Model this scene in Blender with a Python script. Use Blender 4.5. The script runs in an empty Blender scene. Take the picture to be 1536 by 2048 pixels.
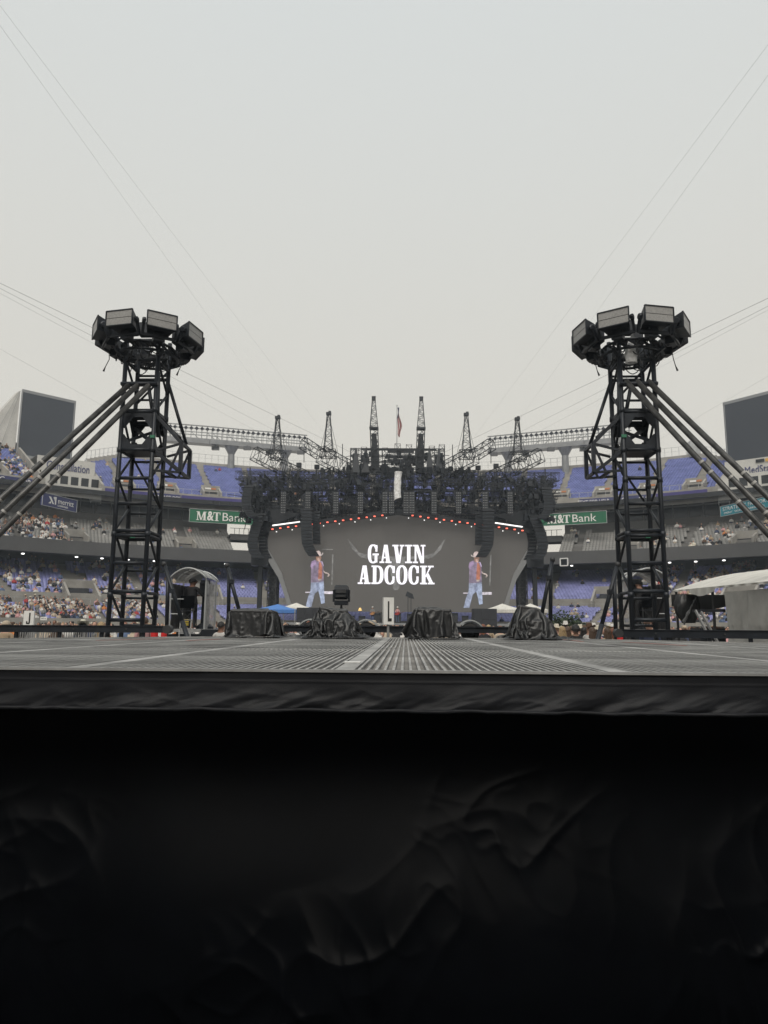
import bpy, bmesh, math, random
import numpy as np
from mathutils import Vector, Matrix, noise
R = math.radians
random.seed(7)
rng = np.random.default_rng(7)
sc = bpy.context.scene
col = sc.collection

# ------------------------------------------------------------------ camera
FPX = 1420.0
CAM = Vector((0, 0, 1.75))
YAW, PIT, ROLL = R(1.77), math.atan(226 / FPX), R(0.37)
_f = Vector((-math.sin(YAW) * math.cos(PIT), math.cos(YAW) * math.cos(PIT), math.sin(PIT)))
_r0 = Vector((math.cos(YAW), math.sin(YAW), 0))
_u0 = _r0.cross(_f)
_r = _r0 * math.cos(ROLL) + _u0 * math.sin(ROLL)
_u = _u0 * math.cos(ROLL) - _r0 * math.sin(ROLL)
cd = bpy.data.cameras.new('camera')
cam = bpy.data.objects.new('camera', cd)
col.objects.link(cam)
cd.sensor_fit = 'VERTICAL'
cd.sensor_height = 36.0
cd.lens = FPX / 2048 * 36.0
cd.clip_start = 0.05
cd.clip_end = 2000
m = Matrix.Identity(4)
for i in range(3):
    m[i][0], m[i][1], m[i][2], m[i][3] = _r[i], _u[i], -_f[i], CAM[i]
cam.matrix_world = m
sc.camera = cam


def ray(px, py):
    return _f * FPX + _r * (px - 768) - _u * (py - 1024)


def P(px, py, Y):            # point seen at that pixel, at depth Y
    d = ray(px, py)
    return CAM + d * (Y / d.y)


def GZ(px, py, z):           # point seen at that pixel on the level z
    d = ray(px, py)
    return CAM + d * ((z - CAM.z) / d.z)


def proj(p):
    d = Vector(p) - CAM
    w = d.dot(_f)
    return 768 + FPX * d.dot(_r) / w, 1024 - FPX * d.dot(_u) / w


# ------------------------------------------------------------------ sky, sun, exposure
SUN_EL, SUN_AZ = R(47), R(184)
w = bpy.data.worlds.new('World')
sc.world = w
w.use_nodes = True
nt = w.node_tree
nt.nodes.clear()
out = nt.nodes.new('ShaderNodeOutputWorld')
bg1 = nt.nodes.new('ShaderNodeBackground')
sky = nt.nodes.new('ShaderNodeTexSky')
sky.sky_type = 'NISHITA'
sky.sun_disc = False
sky.sun_elevation = SUN_EL
sky.sun_rotation = SUN_AZ
sky.dust_density = 6
nt.links.new(sky.outputs[0], bg1.inputs[0])
bg1.inputs[1].default_value = 0.05
bg2 = nt.nodes.new('ShaderNodeBackground')      # the overcast of thin smoke: almost even, a little warmer low down
tc = nt.nodes.new('ShaderNodeTexCoord')
sep = nt.nodes.new('ShaderNodeSeparateXYZ')
rmp = nt.nodes.new('ShaderNodeValToRGB')
nt.links.new(tc.outputs['Generated'], sep.inputs[0])
nt.links.new(sep.outputs[2], rmp.inputs[0])
rmp.color_ramp.elements[0].position = 0.0
rmp.color_ramp.elements[0].color = (0.735, 0.685, 0.59, 1)
rmp.color_ramp.elements[1].position = 0.8
rmp.color_ramp.elements[1].color = (0.70, 0.735, 0.735, 1)
e = rmp.color_ramp.elements.new(0.33)
e.color = (0.715, 0.695, 0.635, 1)
nt.links.new(rmp.outputs[0], bg2.inputs[0])
bg2.inputs[1].default_value = 0.80
mix = nt.nodes.new('ShaderNodeMixShader')
mix.inputs[0].default_value = 0.92
nt.links.new(bg1.outputs[0], mix.inputs[1])
nt.links.new(bg2.outputs[0], mix.inputs[2])
nt.links.new(mix.outputs[0], out.inputs[0])

sl = bpy.data.lights.new('sun', 'SUN')
sl.energy = 1.5
sl.angle = R(40)
sl.color = (1, 0.94, 0.85)
so = bpy.data.objects.new('sun', sl)
col.objects.link(so)
sd = Vector((math.sin(SUN_AZ) * math.cos(SUN_EL), math.cos(SUN_AZ) * math.cos(SUN_EL), math.sin(SUN_EL)))
so.rotation_euler = (-sd).to_track_quat('-Z', 'Y').to_euler()
so.location = (0, 0, 50)
sc.view_settings.view_transform = 'Standard'
sc.view_settings.look = 'None'
sc.view_settings.exposure = 0.4
sc.view_settings.gamma = 1.0
sc.view_settings.use_curve_mapping = False
sc.render.engine = 'CYCLES'
sc.cycles.use_denoising = True
sc.cycles.max_bounces = 6
sc.cycles.diffuse_bounces = 3
sc.cycles.glossy_bounces = 3
sc.cycles.transparent_max_bounces = 12
sc.cycles.volume_bounces = 0

# ------------------------------------------------------------------ materials
MATS = {}


def mat(name, c, rough=0.6, metal=0.0, var=0.12, scale=4.0, bump=0.0, bscale=None, emit=None, es=1.0, spec=0.5,
        trans=0.0, alpha=1.0, streak=False, c2=None):
    if name in MATS:
        return MATS[name]
    mt = bpy.data.materials.new(name)
    mt.use_nodes = True
    n, l = mt.node_tree.nodes, mt.node_tree.links
    b = n['Principled BSDF']
    b.inputs['Roughness'].default_value = rough
    b.inputs['Metallic'].default_value = metal
    b.inputs['Specular IOR Level'].default_value = spec
    if var > 0:
        t = n.new('ShaderNodeTexCoord')
        mp = n.new('ShaderNodeMapping')
        mp.inputs['Scale'].default_value = (1, 1, 0.15) if streak else (1, 1, 1)
        nz = n.new('ShaderNodeTexNoise')
        nz.inputs['Scale'].default_value = scale
        nz.inputs['Detail'].default_value = 6
        nz.inputs['Roughness'].default_value = 0.65
        rp = n.new('ShaderNodeValToRGB')
        lo = [max(0, x * (1 - var)) for x in c[:3]]
        hi = [min(1, x * (1 + var)) for x in (c2 or c)[:3]]
        rp.color_ramp.elements[0].position = 0.32
        rp.color_ramp.elements[1].position = 0.68
        rp.color_ramp.elements[0].color = (*lo, 1)
        rp.color_ramp.elements[1].color = (*hi, 1)
        l.new(t.outputs['Object'], mp.inputs[0])
        l.new(mp.outputs[0], nz.inputs[0])
        l.new(nz.outputs['Fac'], rp.inputs[0])
        l.new(rp.outputs[0], b.inputs['Base Color'])
        if bump > 0:
            nb = n.new('ShaderNodeTexNoise')
            nb.inputs['Scale'].default_value = bscale or scale * 4
            nb.inputs['Detail'].default_value = 5
            l.new(mp.outputs[0], nb.inputs[0])
            bp = n.new('ShaderNodeBump')
            bp.inputs['Strength'].default_value = bump
            bp.inputs['Distance'].default_value = 0.02
            l.new(nb.outputs['Fac'], bp.inputs['Height'])
            l.new(bp.outputs[0], b.inputs['Normal'])
    else:
        b.inputs['Base Color'].default_value = (*c[:3], 1)
    if emit:
        b.inputs['Emission Color'].default_value = (*emit[:3], 1)
        b.inputs['Emission Strength'].default_value = es
    if trans:
        b.inputs['Transmission Weight'].default_value = trans
    if alpha < 1:
        b.inputs['Alpha'].default_value = alpha
    MATS[name] = mt
    return mt


BLACK = mat('black_steel', (0.013, 0.0165, 0.0225), 0.45, 0.2, 0.35, 3, 0.1)
DKGREY = mat('dark_grey_steel', (0.045, 0.046, 0.048), 0.5, 0.3, 0.3, 3, 0.1)
PIPE = mat('worn_black_pipe', (0.045, 0.045, 0.045), 0.42, 0.3, 0.5, 5, 0.1, c2=(0.075, 0.074, 0.072))
SCUFF = mat('pale_scuff', (0.4, 0.39, 0.37), 0.7, 0, 0.3, 20)
ALU = mat('dull_aluminium', (0.36, 0.36, 0.355), 0.5, 0.5, 0.2, 5, 0.05)
GRATE = mat('worn_grating', (0.26, 0.257, 0.25), 0.6, 0.1, 0.45, 1.6, 0.1, 30, c2=(0.34, 0.336, 0.325))
TRAY = mat('dark_tray', (0.045, 0.045, 0.045), 0.8, 0, 0.4, 5, 0.1)
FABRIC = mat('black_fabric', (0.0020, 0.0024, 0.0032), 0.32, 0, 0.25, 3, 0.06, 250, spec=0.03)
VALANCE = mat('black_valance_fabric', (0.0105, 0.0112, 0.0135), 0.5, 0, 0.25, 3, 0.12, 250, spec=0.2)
TARP = mat('black_plastic_tarp', (0.014, 0.0145, 0.0155), 0.43, 0, 0.3, 4, 0.15, 30, spec=0.6)
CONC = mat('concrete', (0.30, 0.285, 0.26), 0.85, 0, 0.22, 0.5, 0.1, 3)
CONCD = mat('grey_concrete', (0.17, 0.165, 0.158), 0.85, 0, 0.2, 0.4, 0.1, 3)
SEATB = mat('blue_seat_plastic', (0.10, 0.12, 0.31), 0.42, 0, 0.22, 0.6, c2=(0.12, 0.14, 0.33))
SEATL = mat('pale_blue_seat_plastic', (0.19, 0.2, 0.42), 0.4, 0, 0.2, 0.6, c2=(0.215, 0.225, 0.45))  # paler blue than the upper tier, for the lower seats
SEATG = mat('grey_seat_plastic', (0.20, 0.195, 0.185), 0.6, 0, 0.2, 0.6)
DARKW = mat('dark_glazing', (0.018, 0.02, 0.023), 0.25, 0, 0.4, 0.3)
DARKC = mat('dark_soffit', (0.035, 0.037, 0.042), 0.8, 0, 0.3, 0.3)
FASC = mat('grey_fascia_panel', (0.085, 0.085, 0.085), 0.6, 0, 0.12, 0.3)
PURPLE = mat('purple_ribbon', (0.055, 0.045, 0.19), 0.5, 0, 0.1, 1)
NAVY = mat('navy_sign', (0.035, 0.04, 0.13), 0.45, 0, 0.1, 1)
GREEN = mat('green_sign', (0.012, 0.13, 0.062), 0.45, 0, 0.1, 1)
TEAL = mat('teal_sign', (0.03, 0.27, 0.34), 0.45, 0, 0.1, 1)
WHITE = mat('white_paint', (0.8, 0.79, 0.76), 0.5, 0, 0.08, 3)
OFFW = mat('off_white_panel', (0.5, 0.49, 0.46), 0.6, 0, 0.12, 0.4)
CANVAS = mat('white_canvas', (0.62, 0.6, 0.55), 0.75, 0, 0.18, 2, 0.2, 8)
GCURT = mat('grey_curtain', (0.43, 0.42, 0.39), 0.8, 0, 0.15, 2, 0.15, 30)
BOARD = mat('video_board_face', (0.042, 0.048, 0.06), 0.55, 0, 0.08, 0.2)
ORANGE = mat('orange_sign', (0.5, 0.2, 0.09), 0.5, 0, 0.1, 2)
RED = mat('red_plastic', (0.65, 0.03, 0.03), 0.4, 0, 0.15, 5)
REDT = mat('faded_red_tape', (0.42, 0.2, 0.17), 0.7, 0, 0.3, 20)
YELLOW = mat('yellow_tape', (0.6, 0.45, 0.05), 0.6, 0, 0.15, 20)
GREENT = mat('green_tape', (0.03, 0.16, 0.09), 0.6, 0, 0.15, 20)
LENS = mat('light_diffuser', (0.30, 0.295, 0.285), 0.35, 0, 0.2, 30, 0.2, 200)
RUBBER = mat('rubber', (0.02, 0.02, 0.021), 0.75, 0, 0.3, 10)
FENDER = mat('grey_fender_paint', (0.2, 0.205, 0.2), 0.4, 0.2, 0.15, 5)
SHEET = mat('clear_plastic_sheet', (0.42, 0.42, 0.41), 0.25, 0, 0.3, 6, 0.6, 14, alpha=0.72)
FOIL = mat('crumpled_clear_wrap', (0.8, 0.79, 0.76), 0.3, 0.0, 0.35, 4, 0.8, 9)
GALV = mat('galvanised_steel', (0.42, 0.43, 0.43), 0.5, 0.4, 0.15, 1)
GSTEEL = mat('gantry_steel', (0.25, 0.255, 0.26), 0.5, 0.3, 0.15, 1)
LAMPD = mat('dark_lamp_head', (0.09, 0.092, 0.098), 0.4, 0.3, 0.2, 2)
TRUSS = mat('black_truss', (0.018, 0.021, 0.026), 0.5, 0.2, 0.3, 1)
FLOOR = mat('grey_floor_cover', (0.19, 0.185, 0.175), 0.85, 0, 0.2, 0.3)
SCREEN = mat('led_wall', (0.065, 0.062, 0.059), 0.6, 0, 0.06, 0.15, emit=(0.062, 0.058, 0.053), es=0.66)
FRAMEG = mat('grey_portal_panel', (0.24, 0.245, 0.25), 0.5, 0, 0.1, 0.5)
STLITE = mat('stage_white_light', (0.8, 0.8, 0.8), emit=(1, 0.97, 0.95), es=0.9, var=0)
STRED = mat('stage_red_light', (0.8, 0.2, 0.1), emit=(1, 0.16, 0.11), es=1.1, var=0)
STREDD = mat('stage_red_glass', (0.3, 0.03, 0.03), emit=(0.9, 0.06, 0.04), es=0.8, var=0)
CEIL = mat('lit_ceiling_lamp', (0.8, 0.8, 0.8), emit=(1, 0.98, 0.95), es=1.6, var=0)
SCRLET = mat('screen_lettering', (0.5, 0.5, 0.5), emit=(0.86, 0.83, 0.93), es=0.75, var=0)
SKIN = mat('skin_light', (0.52, 0.30, 0.22), 0.55, 0, 0.1, 20)
SKIN2 = mat('skin_brown', (0.24, 0.12, 0.075), 0.55, 0, 0.1, 20)


def scr(name, c):
    key = 'screen_' + name
    if key in MATS:
        return MATS[key]
    mt = mat(key, (0.04, 0.04, 0.04), emit=c, es=0.8, var=0)
    n, l = mt.node_tree.nodes, mt.node_tree.links
    t = n.new('ShaderNodeTexCoord')
    nz = n.new('ShaderNodeTexNoise')
    nz.inputs['Scale'].default_value = 2.6
    nz.inputs['Detail'].default_value = 5
    rp = n.new('ShaderNodeValToRGB')
    rp.color_ramp.elements[0].position = .3
    rp.color_ramp.elements[1].position = .7
    rp.color_ramp.elements[0].color = (*[x * .55 for x in c], 1)
    rp.color_ramp.elements[1].color = (*[min(1, x * 1.3) for x in c], 1)
    l.new(t.outputs['Object'], nz.inputs[0])
    l.new(nz.outputs['Fac'], rp.inputs[0])
    l.new(rp.outputs[0], n['Principled BSDF'].inputs['Emission Color'])
    return mt


# ------------------------------------------------------------------ mesh helpers
ORG = {}


class MB:
    def __init__(s):
        s.v, s.f, s.m = [], [], []
        s.cur = 0

    def add(s, vs, fs):
        o = len(s.v)
        s.v += [tuple(x) for x in vs]
        s.f += [tuple(i + o for i in q) for q in fs]
        s.m += [s.cur] * len(fs)

    def hexa(s, a):            # eight corners: bottom loop, top loop
        s.add(a, [(3, 2, 1, 0), (4, 5, 6, 7), (0, 1, 5, 4), (1, 2, 6, 5), (2, 3, 7, 6), (3, 0, 4, 7)])

    def box(s, c, size, rot=None):
        hx, hy, hz = size[0] / 2, size[1] / 2, size[2] / 2
        c = Vector(c)
        q = []
        for z in (-hz, hz):
            for x, y in ((-hx, -hy), (hx, -hy), (hx, hy), (-hx, hy)):
                p = Vector((x, y, z))
                if rot is not None:
                    p = rot @ p
                q.append(c + p)
        s.hexa(q)

    def bar(s, p0, p1, wd, ht=None, up=(0, 0, 1)):
        p0, p1 = Vector(p0), Vector(p1)
        d = (p1 - p0)
        if d.length < 1e-6:
            return
        d.normalize()
        up = Vector(up)
        if abs(d.dot(up)) > 0.98:
            up = Vector((0, 1, 0))
        a = d.cross(up).normalized() * wd / 2
        b = a.cross(d).normalized() * (ht or wd) / 2
        s.hexa([p0 - a - b, p0 + a - b, p1 + a - b, p1 - a - b, p0 - a + b, p0 + a + b, p1 + a + b, p1 - a + b])

    def tube(s, p0, p1, r0, r1=None, n=10, caps=True):
        s.path([p0, p1], [r0, r0 if r1 is None else r1], n, caps)

    def path(s, pts, rad, n=8, caps=True):
        pts = [Vector(p) for p in pts]
        if not hasattr(rad, '__len__'):
            rad = [rad] * len(pts)
        vs = []
        prev = None
        for i, p in enumerate(pts):
            d = (pts[min(i + 1, len(pts) - 1)] - pts[max(i - 1, 0)]).normalized()
            up = Vector((0, 0, 1)) if abs(d.z) < 0.9 else Vector((1, 0, 0))
            a = d.cross(up).normalized() if prev is None else (prev - d * prev.dot(d)).normalized()
            prev = a
            b = d.cross(a)
            for k in range(n):
                t = 2 * math.pi * k / n
                vs.append(p + (a * math.cos(t) + b * math.sin(t)) * rad[i])
        fs = []
        for i in range(len(pts) - 1):
            for k in range(n):
                k2 = (k + 1) % n
                fs.append((i * n + k, i * n + k2, (i + 1) * n + k2, (i + 1) * n + k))
        if caps:
            fs.append(tuple(range(n - 1, -1, -1)))
            fs.append(tuple((len(pts) - 1) * n + k for k in range(n)))
        s.add(vs, fs)

    def lathe(s, c, prof, n=16, axis='Z', rot=None):
        vs = []
        for r_, z in prof:
            for k in range(n):
                t = 2 * math.pi * k / n
                p = Vector((r_ * math.cos(t), r_ * math.sin(t), z))
                if axis == 'X':
                    p = Vector((p.z, p.x, p.y))
                if axis == 'Y':
                    p = Vector((p.x, p.z, p.y))
                if rot is not None:
                    p = rot @ p
                vs.append(Vector(c) + p)
        fs = []
        for i in range(len(prof) - 1):
            for k in range(n):
                k2 = (k + 1) % n
                fs.append((i * n + k, i * n + k2, (i + 1) * n + k2, (i + 1) * n + k))
        s.add(vs, fs)

    def prism(s, pts, off):     # planar loop of world points extruded by a vector
        off = Vector(off)
        n = len(pts)
        a = [Vector(p) for p in pts]
        s.add(a + [p + off for p in a],
              [tuple(range(n - 1, -1, -1)), tuple(range(n, 2 * n))] + [(i, (i + 1) % n, (i + 1) % n + n, i + n) for i in range(n)])

    def grid(s, fn, nu, nv):
        vs = [fn(i / nu, j / nv) for j in range(nv + 1) for i in range(nu + 1)]
        fs = [(j * (nu + 1) + i, j * (nu + 1) + i + 1, (j + 1) * (nu + 1) + i + 1, (j + 1) * (nu + 1) + i)
              for j in range(nv) for i in range(nu)]
        s.add(vs, fs)

    def truss(s, p0, p1, wd, ht, seg, ch=0.06, br=0.035, up=(0, 0, 1)):
        p0, p1 = Vector(p0), Vector(p1)
        d = (p1 - p0)
        L = d.length
        d.normalize()
        up = Vector(up)
        if abs(d.dot(up)) > 0.95:
            up = Vector((0, 1, 0))
        a = d.cross(up).normalized() * wd / 2
        b = a.cross(d).normalized() * ht / 2
        n = max(1, int(round(L / seg)))
        cs = [(-a - b), (a - b), (a + b), (-a + b)]
        for c in cs:
            s.bar(p0 + c, p1 + c, ch)
        for i in range(n):
            q0, q1 = p0 + d * (L * i / n), p0 + d * (L * (i + 1) / n)
            for k in range(4):
                c0, c1 = cs[k], cs[(k + 1) % 4]
                if (i + k) % 2:
                    c0, c1 = c1, c0
                s.bar(q0 + c0, q1 + c1, br)
            for k in range(4):
                s.bar(q0 + cs[k], q0 + cs[(k + 1) % 4], br)
        for k in range(4):
            s.bar(p1 + cs[k], p1 + cs[(k + 1) % 4], br)

    def build(s, name, mats, parent=None, smooth=False, origin=None):
        o = Vector((0, 0, 0))
        if parent is not None:
            o = ORG[parent.name]
        elif origin is not None:
            o = Vector(origin)
        me = bpy.data.meshes.new(name)
        me.from_pydata([(x - o.x, y - o.y, z - o.z) for x, y, z in s.v], [], s.f)
        if not isinstance(mats, (list, tuple)):
            mats = [mats]
        for q in mats:
            me.materials.append(q)
        if len(mats) > 1:
            me.polygons.foreach_set('material_index', s.m)
        if smooth:
            me.polygons.foreach_set('use_smooth', [True] * len(me.polygons))
        me.update()
        ob = bpy.data.objects.new(name, me)
        col.objects.link(ob)
        ORG[ob.name] = o
        if parent is not None:
            ob.parent = parent
        else:
            ob.location = o
        return ob


def tag(o, label=None, cat=None, group=None, kind=None):
    if label:
        o['label'] = label
    if cat:
        o['category'] = cat
    if group:
        o['group'] = group
    if kind:
        o['kind'] = kind
    return o


def thing(name, label, cat, loc=(0, 0, 0), group=None):
    o = bpy.data.objects.new(name, None)
    o.empty_display_size = 0.3
    col.objects.link(o)
    o.location = loc
    ORG[o.name] = Vector(loc)
    return tag(o, label, cat, group)


def copy_tree(o, parent=None):
    c = o.copy()
    col.objects.link(c)
    c.parent = parent
    ORG[c.name] = ORG[o.name].copy()
    for ch in list(o.children):
        copy_tree(ch, c)
    return c


def np_mesh(name, verts, faces, mats, midx=None, parent=None, smooth=False):
    """verts (n,3) and faces (m,4) arrays -> object"""
    me = bpy.data.meshes.new(name)
    o = ORG[parent.name] if parent is not None else Vector((0, 0, 0))
    verts = np.asarray(verts, dtype=np.float32) - np.array(o, dtype=np.float32)
    nf = len(faces)
    k = faces.shape[1]
    me.vertices.add(len(verts))
    me.vertices.foreach_set('co', verts.ravel())
    me.loops.add(nf * k)
    me.loops.foreach_set('vertex_index', faces.astype(np.int32).ravel())
    me.polygons.add(nf)
    me.polygons.foreach_set('loop_start', np.arange(0, nf * k, k, dtype=np.int32))
    me.polygons.foreach_set('loop_total', np.full(nf, k, dtype=np.int32))
    for q in mats:
        me.materials.append(q)
    if midx is not None:
        me.polygons.foreach_set('material_index', midx.astype(np.int32))
    me.update(calc_edges=True)
    me.validate()
    ob = bpy.data.objects.new(name, me)
    col.objects.link(ob)
    ORG[ob.name] = o
    if parent is not None:
        ob.parent = parent
    return ob


def text_mesh(s, size, off=0.0, align='CENTER', extrude=0.01, space=1.0):
    cu = bpy.data.curves.new('t', 'FONT')
    cu.body = s
    cu.size = size
    cu.offset = off
    cu.extrude = extrude
    cu.align_x = align
    cu.align_y = 'CENTER'
    cu.space_character = space
    cu.resolution_u = 3
    ob = bpy.data.objects.new('t', cu)
    col.objects.link(ob)
    dg = bpy.context.evaluated_depsgraph_get()
    me = bpy.data.meshes.new_from_object(ob.evaluated_get(dg))
    bpy.data.objects.remove(ob)
    return me


def put_text(s, size, pos, xdir, mt, parent, off=0.0, name='lettering', align='CENTER', extrude=0.01, width=None, up=(0, 0, 1)):
    me = text_mesh(s, size, off, align, extrude)
    me.materials.clear()
    me.materials.append(mt)
    xd = Vector(xdir).normalized()
    zd = Vector(up)
    nd = xd.cross(zd).normalized()
    zd = nd.cross(xd)
    M = Matrix((xd, zd, nd)).transposed().to_4x4()
    k = 1.0
    if width:
        xs = [v.co.x for v in me.vertices]
        k = width / max(1e-6, max(xs) - min(xs))
    M = Matrix.Translation(Vector(pos) - ORG[parent.name]) @ M @ Matrix.Diagonal((k, 1, 1, 1))
    me.transform(M)
    ob = bpy.data.objects.new(name, me)
    col.objects.link(ob)
    ob.parent = parent
    ORG[ob.name] = ORG[parent.name]
    return ob

# ================================================================== THE SETTING
CY = 42.0                      # the bowl is round about (0, CY)


def pol(az, r, z):             # azimuth from +y towards +x, in degrees
    a = R(az)
    return Vector((r * math.sin(a), CY + r * math.cos(a), z))


g = MB()
g.lathe((0, CY, 0), [(0.01, 0), (30, 0), (60, 0), (128, 0)], 96)
tag(g.build('ground', FLOOR), kind='structure')

stad = thing('stadium', 'tall concrete stadium bowl with blue and grey seating tiers around the field', 'stadium', (0, CY, 0))


def ring_strip(mb, az0, az1, prof, step=2.5):
    """sweep a profile of (r, z) along the azimuth"""
    n = max(1, int(round((az1 - az0) / step)))
    k = len(prof)
    vs = [pol(az0 + (az1 - az0) * i / n, r_, z_) for i in range(n + 1) for r_, z_ in prof]
    fs = [(i * k + j, i * k + j + 1, (i + 1) * k + j + 1, (i + 1) * k + j) for i in range(n) for j in range(k - 1)]
    mb.add(vs, fs)


def steps(r0, z0, n, run, rise):
    pr = []
    for i in range(n):
        pr += [(r0 + i * run, z0 + i * rise), (r0 + (i + 1) * run, z0 + i * rise)]
        pr += [(r0 + (i + 1) * run + 0.01, z0 + (i + 1) * rise)]
    return pr


LOW1 = dict(r=56.0, z=1.6, n=12, run=0.85, rise=0.20)
LOW2 = dict(r=68.2, z=4.9, n=16, run=0.84, rise=0.35)
CLUB = dict(r=73.4, z=12.4, n=12, run=0.86, rise=0.42)
UPP = dict(r=81.0, z=22.0, n=26, run=0.85, rise=0.405)


def sp(t):
    return steps(t['r'], t['z'], t['n'], t['run'], t['rise'])


# lower tier
mb = MB()
ring_strip(mb, -180, 180, [(55.9, 0.0), (55.9, 2.3), (56.0, 2.3), (56.0, 1.6)])
ring_strip(mb, -180, 180, sp(LOW1))
ring_strip(mb, -180, 180, [(66.2, 4.0), (68.0, 4.0), (68.0, 5.7), (68.2, 5.7), (68.2, 4.9)])
ring_strip(mb, -180, 180, sp(LOW2))
mb.build('lower_tier', CONC, stad)
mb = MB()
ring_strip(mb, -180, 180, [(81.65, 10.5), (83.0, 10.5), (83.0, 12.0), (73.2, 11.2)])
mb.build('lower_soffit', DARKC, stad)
# club tier
mb = MB()
ring_strip(mb, -180, 180, [(73.2, 11.2), (73.0, 11.3), (73.0, 13.2), (73.3, 13.2), (73.3, 12.4)])
mb.build('club_fascia', FASC, stad)
GAPS = [(-21.4, -18.7), (15.8, 18.9)]      # bays left open between the stands, sky shows through
mb = MB()
lo = -180
for a, b in GAPS + [(180, 180)]:
    ring_strip(mb, lo, a, sp(CLUB))
    ring_strip(mb, lo, a, [(83.72, 17.44), (84.4, 17.44), (84.4, 19.0)])
    lo = b
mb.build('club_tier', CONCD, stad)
for a, b in GAPS:
    mb = MB()
    ring_strip(mb, a, b, [(80, 15.6), (80, 16.6), (84, 16.6), (84, 15.6)])
    for f in (.2, .4, .6, .8):
        mb.bar(pol(a + (b - a) * f, 80.3, 16.6), pol(a + (b - a) * f, 80.3, 17.6), .07)
    mb.bar(pol(a, 80.3, 17.6), pol(b, 80.3, 17.6), .07)
    mb.build('bridge', FASC, stad)
mb = MB()
ring_strip(mb, -180, 180, [(84.5, 19.0), (84.5, 22.6), (79.3, 21.9), (79.3, 21.2)])
mb.build('suite_glazing', DARKW, stad)
mb = MB()
for az in np.arange(-70, 70, 1.55):
    mb.bar(pol(az, 84.4, 19.0), pol(az, 84.4, 22.3), 0.16)
ring_strip(mb, -75, 75, [(83.2, 20.55), (83.2, 20.85), (84.5, 20.85)])
mb.build('suite_mullion', CONCD, stad)
# upper tier: the end stand, cut towards its corners, and the two side stands
END0, ENDC, SIDE0 = 35.7, 31.2, 42.0


def upper_rows(az):
    a = abs(az)
    if a <= ENDC:
        return 26
    if a <= END0:
        return int(round(26 - 8 * (a - ENDC) / (END0 - ENDC)))
    if a < SIDE0:
        return 0
    return 26


mb = MB()
for az0, az1 in ((-178, -SIDE0), (-ENDC, ENDC), (SIDE0, 178)):
    ring_strip(mb, az0, az1, [(80.6, 20.6), (80.6, 22.9), (80.9, 22.9), (80.9, 22.0)] + sp(UPP) + [(103.2, 32.53), (103.2, 33.5), (103.5, 33.5), (103.5, 30.5), (80.7, 20.6)])
for sgn in (-1, 1):
    for k in range(9):
        a0 = ENDC + (END0 - ENDC) * k / 9
        a1 = ENDC + (END0 - ENDC) * (k + 1) / 9
        t = dict(UPP)
        t['n'] = 26 - k
        rr = UPP['r'] + t['n'] * 0.85
        zz = UPP['z'] + t['n'] * 0.405
        x0, x1 = (a0, a1) if sgn > 0 else (-a1, -a0)
        ring_strip(mb, x0, x1, [(80.6, 20.6), (80.6, 22.9), (80.9, 22.9), (80.9, 22.0)] + sp(t) + [(rr + .1, zz + 1.1), (rr + .4, zz + 1.1), (rr + .4, zz - 1.6), (80.7, 20.6)], 0.3)
    # end walls of the stands
    for az, n in ((END0, 17), (SIDE0, 26)):
        rr, zz = UPP['r'] + n * 0.85, UPP['z'] + n * 0.405
        q = [pol(sgn * az, 80.6, 20.6), pol(sgn * az, 80.6, 23.1), pol(sgn * az, rr, zz + 1.0), pol(sgn * az, rr, zz - 2.2)]
        t = (pol(sgn * (az + 0.25), 85, 0) - pol(sgn * az, 85, 0)) * (1 if az == END0 else -1)
        mb.prism(q, t)
mb.build('upper_tier', CONC, stad)
# concourse block that fills the notch at each corner, with a row of windows
for sgn in (-1, 1):
    mb = MB()
    a0, a1 = sorted((sgn * 36.0, sgn * 41.8))
    ring_strip(mb, a0, a1, [(80.2, 20.6), (80.2, 22.4), (83.0, 22.4), (83.0, 24.8), (86.0, 24.8), (86.0, 27.6), (99, 27.6), (99, 20.6)], 1)
    blk = mb.build('corner_block', OFFW, stad)
    for i in range(5):
        az = sgn * (36.7 + i * 1.05)
        wb = MB()
        q = [pol(az, 82.94, 22.9), pol(az + 0.75, 82.94, 22.9), pol(az + 0.75, 82.94, 24.2), pol(az, 82.94, 24.2)]
        wb.prism(q, (pol(az, 1, 0) - pol(az, 0.94, 0)))
        wb.build('window', DARKW, blk)
    # stair flight down the end of the stand
    mb = MB()
    for i in range(16):
        r_, z_ = 94 - i * 0.85, 28.5 - i * 0.52
        c = (pol(sgn * 35.9, r_, z_) + pol(sgn * 36.9, r_, z_)) / 2
        mb.box(c, (1.5, 0.9, 0.5), Matrix.Rotation(R(-sgn * 36.4), 3, 'Z'))
    for az in (35.95, 37.0):
        mb.bar(pol(sgn * az, 80.5, 21.2), pol(sgn * az, 94.5, 29.8), 0.08)
        for i in range(15):
            r_ = 80.5 + i
            mb.bar(pol(sgn * az, r_, 20.0 + i * .61), pol(sgn * az, r_, 21.2 + i * .61), 0.06)
    mb.build('stair_flight', GALV, stad)
# ribbon boards on the fascia of the end stand
for a0, a1, m_ in ((-35.6, -30.5, PURPLE), (-27.2, -18.0, PURPLE), (29.5, 34.9, PURPLE), (-30.4, -27.3, NAVY), (21.0, 29.4, NAVY), (-54, -43, NAVY), (43, 54, NAVY)):
    mb = MB()
    ring_strip(mb, a0, a1, [(80.5, 21.3), (80.5, 22.6), (80.56, 22.6)], 1)
    mb.build('ribbon_board', m_, stad)


def arc_text(s, az, r_, z_, size, mt, parent, width=None):
    x = Vector((math.cos(R(az)), -math.sin(R(az)), 0))
    return put_text(s, size, pol(az, r_, z_), x, mt, parent, width=width, extrude=0.03)


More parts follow.
